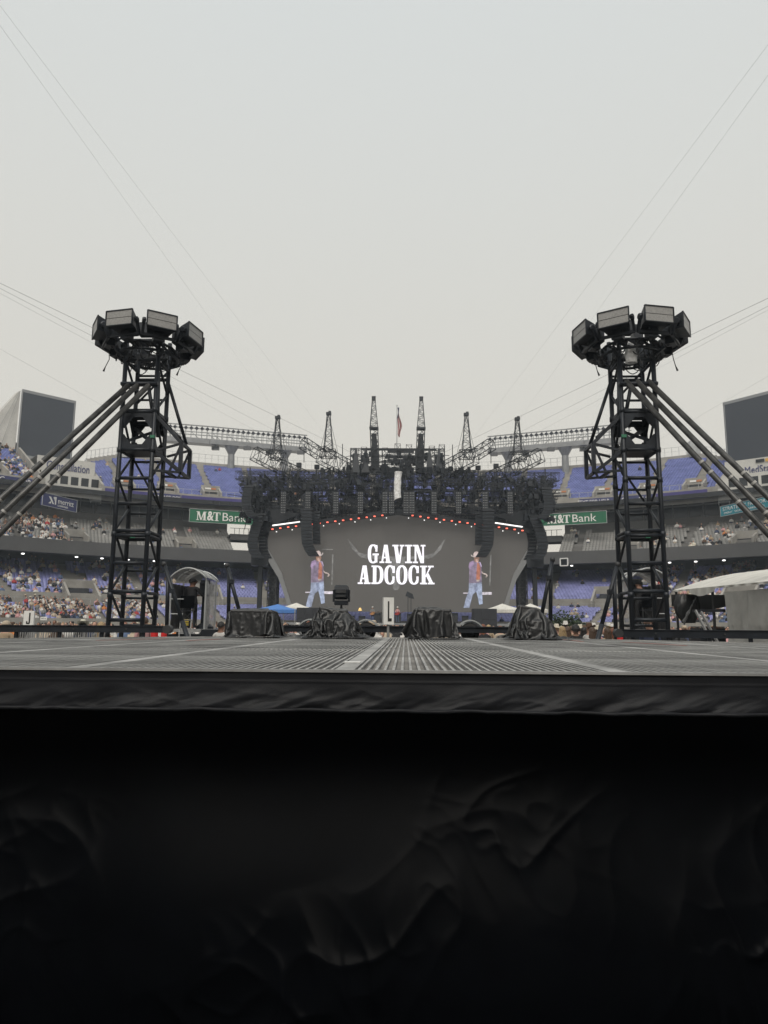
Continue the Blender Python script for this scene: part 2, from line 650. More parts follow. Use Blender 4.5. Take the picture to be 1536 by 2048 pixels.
arc_text('#RAVENSFLOCK', -28.9, 80.35, 21.92, 0.95, WHITE, stad, 4.4)
arc_text('TEXT FOR HELP', 22.6, 80.25, 21.92, 1.05, WHITE, stad, 5.0)
arc_text('410', 25.6, 80.25, 21.92, 1.05, WHITE, stad)
arc_text('-6141', 28.2, 80.25, 21.92, 1.05, WHITE, stad, 2.0)
# fence along the rim
mb = MB()
for a0, a1 in ((-ENDC, ENDC), (-60, -SIDE0), (SIDE0, 60)):
    n = int((a1 - a0) / 0.7)
    for i in range(n + 1):
        az = a0 + (a1 - a0) * i / n
        mb.bar(pol(az, 103.3, 33.5), pol(az, 103.3, 35.2), 0.06)
        if i < n:
            b = a0 + (a1 - a0) * (i + 1) / n
            mb.bar(pol(az, 103.3, 35.2), pol(b, 103.3, 35.2), 0.05)
            mb.bar(pol(az, 103.3, 34.4), pol(b, 103.3, 34.4), 0.03)
for sgn in (-1, 1):
    prev = None
    for k in range(10):
        n_ = 26 - k
        q = pol(sgn * (ENDC + (END0 - ENDC) * k / 9), UPP['r'] + n_ * .85 + .3, UPP['z'] + n_ * .405 + 1.0)
        mb.bar(q, q + Vector((0, 0, 1.7)), 0.06)
        if prev:
            mb.bar(q + Vector((0, 0, 1.7)), prev + Vector((0, 0, 1.7)), 0.05)
            mb.bar(q + Vector((0, 0, .8)), prev + Vector((0, 0, .8)), 0.03)
        prev = q
    mb.box(pol(sgn * ENDC, 103.6, 34.4), (1.8, 1.8, 3.0))
tag(mb.build('rim_fence', GALV, stad), kind='stuff')
# hand rails in front of the tiers
mb = MB()
for r_, z_, a in ((66.3, 4.9, 70), (80.7, 23.7, 35)):
    for az in np.arange(-a, a, 1.0):
        mb.bar(pol(az, r_, z_), pol(az + 1, r_, z_), 0.05)
        mb.bar(pol(az, r_, z_ - 0.9), pol(az, r_, z_), 0.05)
tag(mb.build('hand_rail', GALV, stad), kind='stuff')

# portals into the tiers
UP_AISLES = [s * a for s in (-1, 1) for a in (33.1, 28.3, 23.4, 18.5, 13.6, 8.7, 3.8)] + [s * a for s in (-1, 1) for a in np.arange(46, 100, 4.9)]
LOW_AISLES = [s * a for s in (-1, 1) for a in np.arange(3.6, 100, 7.2)]
CLUB_AISLES = [s * a for s in (-1, 1) for a in np.arange(3.0, 100, 6.0)]
PORTALS = []


def portal(az, r0, r1, z0, zt, wd, sign=True, back=0.0):
    h = wd / 2
    x = Vector((math.cos(R(az)), -math.sin(R(az)), 0))
    y = Vector((math.sin(R(az)), math.cos(R(az)), 0))
    c0, c1 = pol(az, r0, 0), pol(az, r1, 0)
    mb = MB()
    for s in (-1, 1):
        o = x * s * h
        t = x * s * 0.3
        mb.prism([c0 + o + Vector((0, 0, z0)), c1 + o + Vector((0, 0, z0)), c1 + o + Vector((0, 0, zt)), c0 + o + Vector((0, 0, z0 + 1.3))], t)
    mb.prism([c1 - x * (h + .3) + Vector((0, 0, zt - 0.75)), c1 + x * (h + .3) + Vector((0, 0, zt - 0.75)), c1 + x * (h + .3) + Vector((0, 0, zt + .35)), c1 - x * (h + .3) + Vector((0, 0, zt + .35))], y * 0.35)
    p = mb.build('portal', CONC, stad)
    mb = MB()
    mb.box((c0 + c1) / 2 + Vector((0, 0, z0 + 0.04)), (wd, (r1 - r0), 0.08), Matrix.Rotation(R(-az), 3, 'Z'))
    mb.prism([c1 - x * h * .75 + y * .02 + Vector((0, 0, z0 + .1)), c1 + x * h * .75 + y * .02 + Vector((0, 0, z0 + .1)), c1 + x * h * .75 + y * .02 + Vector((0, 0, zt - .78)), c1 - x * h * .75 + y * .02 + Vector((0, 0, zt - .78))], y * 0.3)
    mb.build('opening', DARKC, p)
    if sign:
        for a, b, m_ in ((-0.7, 0.05, WHITE), (0.1, 0.7, ORANGE)):
            mb = MB()
            mb.prism([c1 + x * h * a - y * .03 + Vector((0, 0, zt - .35)), c1 + x * h * b - y * .03 + Vector((0, 0, zt - .35)), c1 + x * h * b - y * .03 + Vector((0, 0, zt - .05)), c1 + x * h * a - y * .03 + Vector((0, 0, zt - .05))], -y * 0.06)
            mb.build('portal_sign', m_, p)
    PORTALS.append((az, r0 - 0.6, r1 + 0.6, math.degrees((h + .5) / ((r0 + r1) / 2))))


for az in UP_AISLES[:14] + [-46, 46]:
    if abs(az) > 12:
        portal(az, 82.6, 85.6, 22.6, 25.2, 2.6)
for az in [a for i, a in enumerate(LOW_AISLES) if abs(a) < 70 and i % 2]:
    portal(az, 66.3, 69.6, 4.0, 7.2, 3.6, sign=False)
for az in [a for a in CLUB_AISLES if abs(a) < 66][::1]:
    if round(abs(az)) % 12 == 3 and abs(az) > 20:
        portal(az, 74.6, 77.0, 12.9, 15.0, 2.4, sign=False)


# seats: one mesh for each tier
def seats(name, tiers, azs, aisles, aw, mt, rowmax=None, wid=0.47):
    V = []
    spots = []
    base = np.array([  # back panel
        [-.5, .30, .30], [.5, .30, .30], [.5, .42, .84], [-.5, .42, .84],
        [-.5, .36, .30], [.5, .36, .30], [.5, .47, .84], [-.5, .47, .84],
        # pan
        [-.5, -.12, .42], [.5, -.12, .42], [.5, .30, .38], [-.5, .30, .38], [-.5, -.10, .34], [.5, -.10, .34]])
    faces = np.array([[0, 1, 2, 3], [5, 4, 7, 6], [3, 2, 6, 7], [4, 0, 3, 7], [1, 5, 6, 2], [8, 9, 10, 11], [12, 13, 9, 8]])
    for t in tiers:
        for i in range(t['n']):
            r_ = t['r'] + (i + 0.45) * t['run']
            z_ = t['z'] + i * t['rise']
            da = math.degrees((wid + 0.03) / r_)
            for a0, a1 in azs:
                for az in np.arange(a0, a1, da):
                    if any(abs(az - q) * r_ * 0.01745 < aw for q in aisles):
                        continue
                    if rowmax and i >= rowmax(az):
                        continue
                    if any(p0 < r_ < p1 and abs(az - pa) < pw for pa, p0, p1, pw in PORTALS):
                        continue
                    spots.append((az, r_, z_))
    sp_ = np.array(spots)
    a = np.radians(sp_[:, 0])
    ca, sa = np.cos(a), np.sin(a)
    n = len(sp_)
    jit = 1 + rng.normal(0, 0.0, (n, 1))
    bx = base[None, :, 0] * wid
    by = base[None, :, 1] * jit
    X = sp_[:, 1:2] * sa[:, None] + bx * ca[:, None] + by * sa[:, None]
    Y = CY + sp_[:, 1:2] * ca[:, None] - bx * sa[:, None] + by * ca[:, None]
    Z = sp_[:, 2:3] + base[None, :, 2] + 0 * bx
    V = np.stack([X, Y, Z], -1).reshape(-1, 3)
    F = (faces[None] + (np.arange(n) * len(base))[:, None, None]).reshape(-1, 4)
    ob = np_mesh(name, V, F, [mt], parent=stad)
    tag(ob, kind='stuff')
    return spots


SP_LOW = seats('lower_seats', [LOW1, LOW2], [(-66, 66)], LOW_AISLES, 0.75, SEATL)
SP_CLUB = seats('club_seats', [CLUB], [(-60, -21.6), (19.1, 60)], CLUB_AISLES, 0.6, SEATG)
SP_UP = seats('upper_seats', [UPP], [(-54, -SIDE0 - .4), (-END0 + .3, END0 - .3), (SIDE0 + .4, 54)], UP_AISLES, 0.7, SEATB, upper_rows)

# lamps under the overhang
for i, (px, py) in enumerate(((16, 1117), (123, 1125), (176, 1128), (230, 1131), (284, 1134), (437, 1138), (1361, 1136), (1416, 1134), (1470, 1130), (1155, 1141))):
    d = ray(px, py)
    # on the soffit, about z 11.4
    p = CAM + d * ((11.35 - CAM.z) / d.z)
    if math.hypot(p.x, p.y - CY) > 82:
        p = pol(math.degrees(math.atan2(p.x, p.y - CY)), 80, 11.5)
    mb = MB()
    rr = math.hypot(p.x, p.y - CY)
    p.z = 11.2 + (rr - 73.2) / 9.8 * .8 - .22
    mb.lathe(p, [(0.0, 0.12), (0.18, 0.1), (0.26, 0.0), (0.18, -0.08), (0.0, -0.1)], 10)
    mb.build('soffit_lamp', CEIL, stad)

# ------------------------------------------------------------------ video boards at the corners
def video_board(pl, pr, side, label):
    """pl, pr: (px, py_top, py_bottom, Y) of the left and right edge of the face"""
    a, b = P(pl[0], pl[1], pl[3]), P(pr[0], pr[1], pr[3])
    zt = (a.z + b.z) / 2
    zb = P(pr[0], pr[2], pr[3]).z if side < 0 else P(pl[0], pl[2], pl[3]).z
    a.z = b.z = zt
    c = (a + b) / 2
    t = thing('video_board', label, 'screen', (c.x, c.y, zb))
    xd = (b - a)
    nd = Vector((xd.y, -xd.x, 0)).normalized()      # towards the field
    dz = Vector((0, 0, zb - zt))
    mb = MB()
    mb.prism([a, b, b + dz, a + dz], nd * 0.25)
    mb.build('screen_face', BOARD, t)
    mb = MB()
    e = 0.25
    xn = xd.normalized()
    for p, q in ((a - xn * e, b + xn * e), (a + dz - xn * e, b + dz + xn * e)):
        mb.bar(p + nd * .1, q + nd * .1, 0.4, 0.5)
    for p in (a - xn * .12, b + xn * .12):
        mb.bar(p + nd * .1, p + dz + nd * .1, 0.24, 0.4)
    mb.build('frame', FRAMEG, t)
    # pale wedge-shaped housing that leans out to the outer side
    o = (a if side < 0 else b)
    ox = -xn if side < 0 else xn
    mb = MB()
    q0 = o + ox * .3
    lean = ox * 7.5 + nd * -2.0
    mb.hexa([q0 + dz * 1.35 - nd * .6, q0 + dz * 1.35 + lean * 1.25 - nd * .4, q0 + dz * 1.35 + lean * 1.25 - nd * 5, q0 + dz * 1.35 - nd * 6,
             q0 - nd * .6 + Vector((0, 0, .1)), q0 + ox * .25 - nd * .7, q0 + ox * .3 - nd * 2.5, q0 - nd * 3])
    mb.build('housing', OFFW, t)
    mb = MB()
    for f in (0.35, 0.62):
        mb.bar(q0 + ox * .2 * f - nd * .35, q0 + dz * 1.35 + lean * 1.25 * f - nd * .28, 0.05)
    mb.build('panel_joint', FRAMEG, t)
    mb = MB()
    for f in (0.1, 0.5, 0.9):
        p = a + xd * f - nd * 2
        mb.bar(Vector((p.x, p.y, 27.0)), Vector((p.x, p.y, zt - 1)), 0.6)
        mb.bar(Vector((p.x, p.y, zt - 2)), Vector((p.x, p.y, zt - 2)) + nd * 2, 0.3)
        mb.bar(Vector((p.x, p.y, zb + 1)), Vector((p.x, p.y, zb + 1)) + nd * 2, 0.3)
    tag(mb.build('support_frame', GALV, t), kind='stuff')
    return t


video_board((47, 782, 915, 114.7), (148, 805, 928, 121.0), -1, 'blank dark video board with pale sloping housing in the left corner')
video_board((1450, 806, 931, 119.0), (1556, 783, 915, 112.0), 1, 'blank dark video board cut by the right edge of the frame')

# ------------------------------------------------------------------ stadium floodlight gantries on the rim
def gantry(side, label):
    t = thing('floodlight_gantry', label, 'light gantry', pol(side * 20, 106, 30), 'floodlight gantries on the rim')
    prof = [(330, 851, 134.6), (345, 852, 135), (420, 857, 137.2), (500, 864, 140), (560, 868, 142), (612, 871, 144)]
    if side > 0:
        prof = [(2 * 795 - x, y + (795 - x) * 0.004 + 1, Y) for x, y, Y in prof]
        prof[0] = (1262, 853, 134.6)
        prof[1] = (1245, 854, 135)
    pts = [P(*q) for q in prof]
    zt = sum(p.z for p in pts[1:]) / (len(pts) - 1)
    pts = [Vector((p.x, p.y, zt)) for p in pts]
    h = 3.5
    dn = Vector((0, 0, -h))
    nrm = lambda d: Vector((d.y, -d.x, 0)).normalized() * (1 if side < 0 else -1)
    beam, rail = MB(), MB()
    lamps = []
    for p, q in zip(pts[:-1], pts[1:]):
        d = q - p
        L = d.length
        d.normalize()
        nn = nrm(d)
        beam.hexa([p + dn - nn * 1.2, q + dn - nn * 1.2, q + dn + nn * 1.2, p + dn + nn * 1.2,
                   p + dn * .72 - nn * 1.2, q + dn * .72 - nn * 1.2, q + dn * .72 + nn * 1.2, p + dn * .72 + nn * 1.2])
        for o in (-1.1, 1.1):
            rail.bar(p + nn * o, q + nn * o, 0.2)
            rail.bar(p + nn * o + dn * .38, q + nn * o + dn * .38, 0.14)
        n = max(2, int(L / 0.95))
        for i in range(n):
            s = p + d * (L * (i + .5) / n)
            rail.bar(s - nn * 1.1, s - nn * 1.1 + dn * .72, 0.1)
            rail.bar(s + nn * 1.1, s + nn * 1.1 + dn * .72, 0.1)
            if i % 3 == 0:
                rail.bar(s - nn * 1.1, s + nn * 1.1, 0.08)
                e_ = s + d * (L / n) * 1.4
                rail.bar(s + nn * 1.1 + dn * .38, e_ + nn * 1.1 + dn * .72, 0.1)
            lamps.append((s + nn * 1.25 + dn * .17, nn))
    beam.build('box_girder', GSTEEL, t)
    tag(rail.build('walkway_rail', GSTEEL, t), kind='stuff')
    lm = None
    for p, nn in lamps:
        if lm is None or True:
            mb = MB()
            rot = (nn * 1.0 + Vector((0, 0, -0.45))).to_track_quat('Z', 'Y').to_matrix()
            mb.lathe(p, [(0.0, -.26), (.17, -.24), (.31, .04), (.33, .18), (.28, .16), (0.0, .08)], 10, rot=rot)
            mb.bar(p + nn * -.1 + Vector((-.0, 0, .2)), p + Vector((0, 0, .55)), 0.08)
            mb.build('lamp_head', LAMPD, t)
    for (cx, cyy) in (((463, 940), (570, 940)) if side < 0 else ((1016, 940), (1130, 940))):
        k = min(range(len(pts)), key=lambda i: abs(prof[i][0] - cx))
        Y = np.interp(cx, *zip(*sorted((q[0], q[2]) for q in prof)))
        p = P(cx, 900, float(Y))
        mb = MB()
        b0 = Vector((p.x, p.y, 30.5))
        mb.lathe(b0, [(.75, 0), (.7, 4), (.65, zt - h - 30.5 - 1.6), (1.0, zt - h - 30.5 - .9), (1.5, zt - h - 30.5 - .02)], 8)
        mb.build('column', GSTEEL, t)
        for o in (-3.0, 3.4):
            mb = MB()
            mb.box(Vector((p.x + o, p.y - 1, zt - h - .55)), (1.4, .8, .7))
            mb.bar(Vector((p.x + o, p.y - 1, zt - h - .3)), Vector((p.x + o, p.y - 1, zt - h)), .2)
            mb.build('hanging_speaker', LAMPD, t)


gantry(-1, 'pale steel floodlight gantry curving along the rim, left of the stage')
gantry(1, 'pale steel floodlight gantry curving along the rim, right of the stage')

# ------------------------------------------------------------------ sign boards
def sign(px0, py0, px1, py1, Y0, Y1, m_, label, name='sign_board', depth=0.25):
    a, b = P(px0, py1, Y0), P(px1, py1, Y1)
    zt = (P(px0, py0, Y0).z + P(px1, py0, Y1).z) / 2
    zb = (a.z + b.z) / 2
    a.z = b.z = zb
    c = (a + b) / 2
    t = thing(name, label, 'sign', (c.x, c.y, zb))
    xd = (b - a)
    nd = Vector((xd.y, -xd.x, 0)).normalized()
    up = Vector((0, 0, zt - zb))
    mb = MB()
    mb.prism([a - nd * depth, b - nd * depth, b + up - nd * depth, a + up - nd * depth], nd * depth)
    mb.build('panel', m_, t)
    mb = MB()
    e = 0.07
    for p, q in ((a, b), (a + up, b + up), (a, a + up), (b, b + up)):
        mb.bar(p + nd * .03, q + nd * .03, e)
    mb.build('frame', GALV, t)
    return t, a, xd, up, nd


def strokes(mb, polys, a, xv, uv, nd, base=0.02):
    """polygons in the unit square laid onto a plane"""
    for i, pl in enumerate(polys):
        mb.prism([a + xv * x + uv * y + nd * 0.01 for x, y in pl], nd * (base + 0.004 * (i % 6)))


def rect(x0, y0, x1, y1):
    return [(x0, y0), (x1, y0), (x1, y1), (x0, y1)]


def ringp(cx, cy, ro, ri, a0, a1, n=14):
    out_ = []
    for k in range(n):
        t0, t1 = R(a0 + (a1 - a0) * k / n), R(a0 + (a1 - a0) * (k + 1) / n)
        f = lambda t, r_: (cx + r_[0] * math.copysign(abs(math.cos(t)) ** .8, math.cos(t)), cy + r_[1] * math.copysign(abs(math.sin(t)) ** .8, math.sin(t)))
        out_.append([f(t0, ri), f(t0, ro), f(t1, ro), f(t1, ri)])
    return out_


S = 0.085     # slab thickness
LETTER = {
    'I': (0.42, [rect(.11, 0, .31, 1), rect(0, 0, .42, S), rect(0, 1 - S, .42, 1)]),
    'A': (0.70, [[(.10, .03), (.20, .03), (.36, 1), (.26, 1)], [(.40, .03), (.61, .03), (.47, 1), (.26, 1)], rect(.18, .26, .48, .34), rect(0, 0, .28, S), rect(.34, 0, .70, S)]),
    'V': (0.70, [[(.24, 0), (.46, 0), (.30, .97), (.09, .97)], [(.33, 0), (.46, 0), (.61, .97), (.51, .97)], rect(0, 1 - S, .36, 1), rect(.43, 1 - S, .70, 1)]),
    'N': (0.72, [rect(.09, .03, .19, .97), rect(.53, 0, .63, .97), [(.43, 0), (.63, 0), (.30, 1), (.09, 1)], rect(0, 0, .28, S), rect(0, 1 - S, .28, 1), rect(.44, 1 - S, .72, 1)]),
    'O': (0.62, ringp(.31, .5, (.31, .52), (.12, .43), 0, 360, 28)),
    'C': (0.60, ringp(.31, .5, (.31, .52), (.12, .43), 38, 322, 24) + [rect(.44, .60, .57, .98), rect(.44, .18, .56, .42)]),
    'G': (0.64, ringp(.31, .5, (.31, .52), (.12, .43), 38, 300, 24) + [rect(.44, .62, .56, .98), rect(.40, .03, .56, .50), rect(.28, .42, .64, .52)]),
    'D': (0.66, [rect(.08, .03, .27, .97), rect(0, 0, .34, S), rect(0, 1 - S, .34, 1)] + ringp(.30, .5, (.36, .5), (.17, .5 - S), -90, 90, 16)),
    'K': (0.78, [rect(.09, .03, .29, .97), rect(0, 0, .38, S), rect(0, 1 - S, .38, 1), [(.26, .32), (.30, .46), (.62, .96), (.52, .96)], [(.30, .50), (.44, .62), (.72, .04), (.52, .04)], rect(.42, 0, .78, S), rect(.42, 1 - S, .74, 1)]),
    'M': (1.02, [rect(.10, .03, .18, .97), rect(.70, .03, .90, .97), [(.42, 0), (.52, 0), (.30, 1), (.08, 1)], [(.42, 0), (.50, 0), (.80, 1), (.68, 1)], rect(0, 0, .28, .07), rect(0, .93, .28, 1), rect(.60, 0, 1.0, .07), rect(.70, .93, 1.0, 1)]),
    'T': (0.80, [rect(.29, .03, .51, 1), rect(.17, 0, .63, .07), rect(0, .91, .80, 1), [(0, .68), (.05, .68), (.10, .95), (0, .95)], [(.75, .68), (.80, .68), (.80, .95), (.70, .95)]]),
}


def word(s, a, xd, ud, nd, width, height, mt, parent, gap=0.06, base=0.05):
    tot = sum(LETTER[c][0] for c in s) + gap * (len(s) - 1)
    k = width / tot
    x = 0
    for c in s:
        wd, pl = LETTER[c]
        mb = MB()
        strokes(mb, pl, a + xd * (x * k), xd * k, ud * height, nd, base)
        mb.build('letter', mt, parent)
        x += wd + gap


for (x0, y0, x1, y1, Ya, Yb, lab) in ((378, 1021, 512, 1047, 112.5, 116.5, 'green bank sign with white lettering left of the stage'),
                                      (1082, 1025, 1214, 1049, 116.5, 112.5, 'green bank sign with white lettering right of the stage')):
    t, a, xd, up, nd = sign(x0, y0, x1, y1, Ya, Yb, GREEN, lab)
    L, H = xd.length, up.length
    xn, un = xd.normalized(), up.normalized()
    word('M', a + xn * L * .10 + un * H * .16, xn, un, nd, L * .155, H * .66, WHITE, t)
    word('T', a + xn * L * .35 + un * H * .16, xn, un, nd, L * .105, H * .66, WHITE, t)
    put_text('&', H * .98, a + xn * L * .305 + un * H * .49 + nd * .06, xn, WHITE, t, off=0.06, width=L * .10)
    put_text('Bank', H * .92, a + xn * L * .66 + un * H * .47 + nd * .06, xn, WHITE, t, width=L * .36)
t, a, xd, up, nd = sign(83, 993, 153, 1017.5, 92.5, 99, NAVY, 'navy sign with white square emblem and lettering hung below the left stand')
L, H = xd.length, up.length
xn, un = xd.normalized(), up.normalized()
mb = MB()
strokes(mb, [[(.17, .25), (.24, .25), (.24, .48)], [(.17, .8), (.23, .8), (.33, .25), (.29, .25)], rect(.35, .25, .385, .86), [(.30, .8), (.34, .86), (.34, .55)]], a, xn * L, un * H, nd)
mb.build('emblem', WHITE, t)
put_text('merritt', H * .62, a + xn * L * .66 + un * H * .56 + nd * .06, xn, WHITE, t, width=L * .46)
put_text('COMPANIES', H * .22, a + xn * L * .58 + un * H * .2 + nd * .06, xn, WHITE, t, width=L * .30)
t, a, xd, up, nd = sign(1441, 1001, 1560, 1022, 100, 90, TEAL, 'teal sign with white lettering hung below the right stand')
xn, un, L, H = xd.normalized(), up.normalized(), xd.length, up.length
put_text('STRATEGIC', H * .5, a + xn * L * .26 + un * H * .64 + nd * .06, xn, WHITE, t, width=L * .42)
put_text('FACTORY', H * .5, a + xn * L * .67 + un * H * .64 + nd * .06, xn, WHITE, t, width=L * .34)
put_text('PRINT  SIGNS  MARKETING', H * .26, a + xn * L * .42 + un * H * .24 + nd * .06, xn, WHITE, t, width=L * .7)
t, a, xd, up, nd = sign(1121, 1117, 1136, 1131.5, 108, 107.4, DARKW, 'small dark monitor in a white square frame right of the stage', 'framed_monitor')
mb = MB()
for p, q in ((a, a + xd), (a + up, a + up + xd), (a, a + up), (a + xd, a + xd + up)):
    mb.bar(p + nd * .08, q + nd * .08, .16)
mb.build('white_frame', WHITE, t)
arc_text('AING', -46.6, 80.3, 21.95, 1.2, WHITE, stad, 2.6)
arc_text('OR', -43.6, 80.3, 21.95, 1.2, WHITE, stad, 1.2)
arc_text('14', -51.5, 80.3, 21.95, 1.2, WHITE, stad)
arc_text('Constellation', -38.7, 85.9, 26.2, 1.9, NAVY, stad, 6.4)
arc_text('MedStar Health', 40.4, 85.9, 25.8, 1.6, NAVY, stad, 7.5)
for k, m_ in ((0, DARKW), (1, mat('ochre_sign', (0.6, 0.36, 0.08), 0.5))):
    mb = MB()
    q = [pol(39.0 + k * .9 + da, 85.9, z_) for da, z_ in ((0, 26.85), (.8, 26.85), (.8, 27.35), (0, 27.35))]
    mb.prism(q, pol(39, -.06, 0) - pol(39, 0, 0))
    mb.build('emblem_bar', m_, stad)

# ================================================================== THE PLATFORM IN FRONT
DZ = 1.55
Y0 = GZ(768, 1341, DZ).y
Y1 = GZ(780, 1276, DZ).y
PW = 1.22
PL = (Y1 - Y0) / 3.0
XC = GZ(693, 1337, DZ).x       # a seam between panels

deck = MB()
HALF = 6.0
CH0 = 2.75                      # half length of the far edge
outline = [(-HALF, Y0), (HALF, Y0), (HALF, Y1 - 3.6), (CH0, Y1), (-CH0, Y1), (-HALF, Y1 - 3.6)]
deck.prism([(x, y, DZ - 0.16) for x, y in outline], (0, 0, 0.10))
deck_o = deck.build('stage_platform', TRAY)
tag(deck_o, kind='structure')
ORG[deck_o.name] = Vector((0, 0, 0))


def inside_far(x, y):
    if y > Y1 or abs(x) > HALF:
        return False
    if abs(x) > CH0:
        return y < Y1 - 3.6 * (abs(x) - CH0) / (HALF - CH0)
    return True


def far_y(x):
    return Y1 if abs(x) <= CH0 else Y1 - 3.6 * (abs(x) - CH0) / (HALF - CH0)


# panel frames
SW = 0.085
cols = [XC + PW * k for k in range(-5, 7)]
for x in cols:
    if abs(x) > HALF - .1:
        continue
    for j in range(3):
        ya, yb = Y0 + PL * j, Y0 + PL * (j + 1)
        yb = min(yb, far_y(x))
        if yb - ya < 0.2:
            continue
        mb = MB()
        mb.box((x, (ya + yb) / 2, DZ - 0.03 + 0.0015), (SW, yb - ya - 0.006, 0.06))
        o = mb.build('panel_edge', GRATE, deck_o)
for j in range(3):
    y = Y0 + PL * j
    for i in range(len(cols) - 1):
        xa, xb = max(cols[i] + SW / 2 + .001, -HALF), min(cols[i + 1] - SW / 2 - .001, HALF)
        if xb <= xa or y > min(far_y(xa), far_y(xb)):
            continue
        mb = MB()
        mb.box(((xa + xb) / 2, y + 0.022, DZ - 0.03), (xb - xa, 0.035, 0.06))
        mb.build('panel_end', GRATE, deck_o)
mb = MB()
mb.bar((-CH0, Y1 - .02, DZ - .04), (CH0, Y1 - .02, DZ - .04), 0.05, 0.1)
for s in (-1, 1):
    mb.bar((s * CH0, Y1 - .02, DZ - .04), (s * HALF, Y1 - 3.62, DZ - .04), 0.05, 0.1)
mb.build('edge_trim', GRATE, deck_o)
# bearing bars: the nearest singly, the rest joined panel by panel
NB = 29
cnt = 0
barme = None
for i in range(len(cols) - 1):
    for j in range(3):
        rest = MB()
        ya, yb = Y0 + PL * j + 0.042, Y0 + PL * (j + 1) - 0.004
        for k in range(NB):
            x = cols[i] + SW / 2 + (PW - SW) * (k + 0.5) / NB
            e = min(yb, far_y(x) - 0.03)
            if abs(x) > HALF or e - ya < 0.1:
                continue
            if j == 0 and 3 <= i <= 6:
                if barme is None:
                    b = MB()
                    b.box((0, 0, 0), (0.0125, yb - ya, 0.032))
                    ob = b.build('grating_bar', GRATE, deck_o)
                    barme = ob.data
                else:
                    ob = bpy.data.objects.new('grating_bar', barme)
                    col.objects.link(ob)
                    ob.parent = deck_o
                    ORG[ob.name] = Vector((0, 0, 0))
                ob.location = (x, (ya + yb) / 2, DZ - 0.016 + random.uniform(-.0008, .0008))
            else:
                rest.box((x, (ya + e) / 2, DZ - 0.016), (0.0125, e - ya, 0.032))
        # cross rods
        rods = rest if not (j == 0 and 3 <= i <= 6) else MB()
        y = ya + 0.05
        while y < yb:
            if y < min(far_y(cols[i]), far_y(cols[i + 1])) and abs(cols[i]) < HALF and abs(cols[i + 1]) < HALF:
                rods.box(((cols[i] + cols[i + 1]) / 2, y, DZ - 0.019), (PW - SW - .004, 0.006, 0.008))
            y += 0.10
        if rods.v:
            tag(rods.build('grating', GRATE, deck_o), kind='stuff')
# tape and chafe marks on the deck
for (xa, ya, xb, yb) in ((195, 1280.5, 335, 1277), (375, 1281, 440, 1278), (1125, 1279, 1165, 1283), (1245, 1284, 1370, 1291)):
    a, b = GZ(xa, ya, DZ + .004), GZ(xb, yb, DZ + .004)
    mb = MB()
    mb.bar(a, b, 0.05, 0.003)
    mb.build('tape_strip', REDT, deck_o)
mb = MB()
a = GZ(705, 1324, DZ + .005)
mb.box(a, (0.085, 0.09, 0.002))
mb.build('tape_strip', WHITE, deck_o)
# legs of the platform
for x in (-5.5, -3, 0, 3, 5.5):
    for y in (Y0 + .8, Y0 + 4.3):
        mb = MB()
        mb.tube((x, y, 0), (x, y, DZ - .16), 0.04)
        mb.lathe((x, y, 0), [(0.09, 0), (0.09, 0.012), (0.04, 0.03)], 10)
        mb.build('leg', ALU, deck_o)


def fbm(p, o=4):
    return noise.fractal(Vector(p), 1.0, 2.1, o)


def ridge(p):
    return 1 - abs(noise.noise(Vector(p)))


# valance of black cloth along the front edge
vz0, vz1 = P(768, 1424, Y0 - .03).z, DZ - 0.002
fr = thing('stage_valance', 'pleated black cloth valance hung along the front edge of the platform', 'valance', (0, Y0, vz0))


def val(u, v):
    x = -HALF + 2 * HALF * u
    z = vz1 + (vz0 - vz1) * v
    s = max(0, (v - 0.28) / 0.72)
    d = 0.016 * fbm((x * 2.3, 3.1, v * .8), 3) + 0.022 * fbm((x * 5.5 + v * 2.2, 7.7, v * 1.4), 4) * s
    d += 0.012 * s * (ridge((x * 3.1 - v * 1.7, 1.2, v * 1.3)) ** 3)
    if 0.24 < v < 0.32:
        d += 0.006
    hem = 0.004 * fbm((x * 6, 0, 4), 3) * v
    return (x, Y0 - 0.012 - d * (0.3 + .7 * s) - 0.012 * s, z + hem)


mb = MB()
mb.grid(val, 1100, 34)
mb.build('cloth', VALANCE, fr, smooth=True)


def hem(u, v):
    x, y, z = val(u, 1.0)
    t = v * math.pi * 1.6
    return (x, y - 0.007 + 0.0075 * math.cos(t), z + 0.004 - 0.0085 * math.sin(t) * 1.0)


mb = MB()
mb.grid(hem, 1100, 5)
mb.build('hem', VALANCE, fr, smooth=True)
mb = MB()
mb.bar((-HALF, Y0 - .012, DZ - .003), (HALF, Y0 - .012, DZ - .003), 0.02, 0.012)
mb.build('edge_strip', ALU, fr)

# drape under it down to the floor
dr = thing('stage_drape', 'wide black satin drape hanging from under the platform to the floor', 'drape', (0, Y0 + .4, 0))


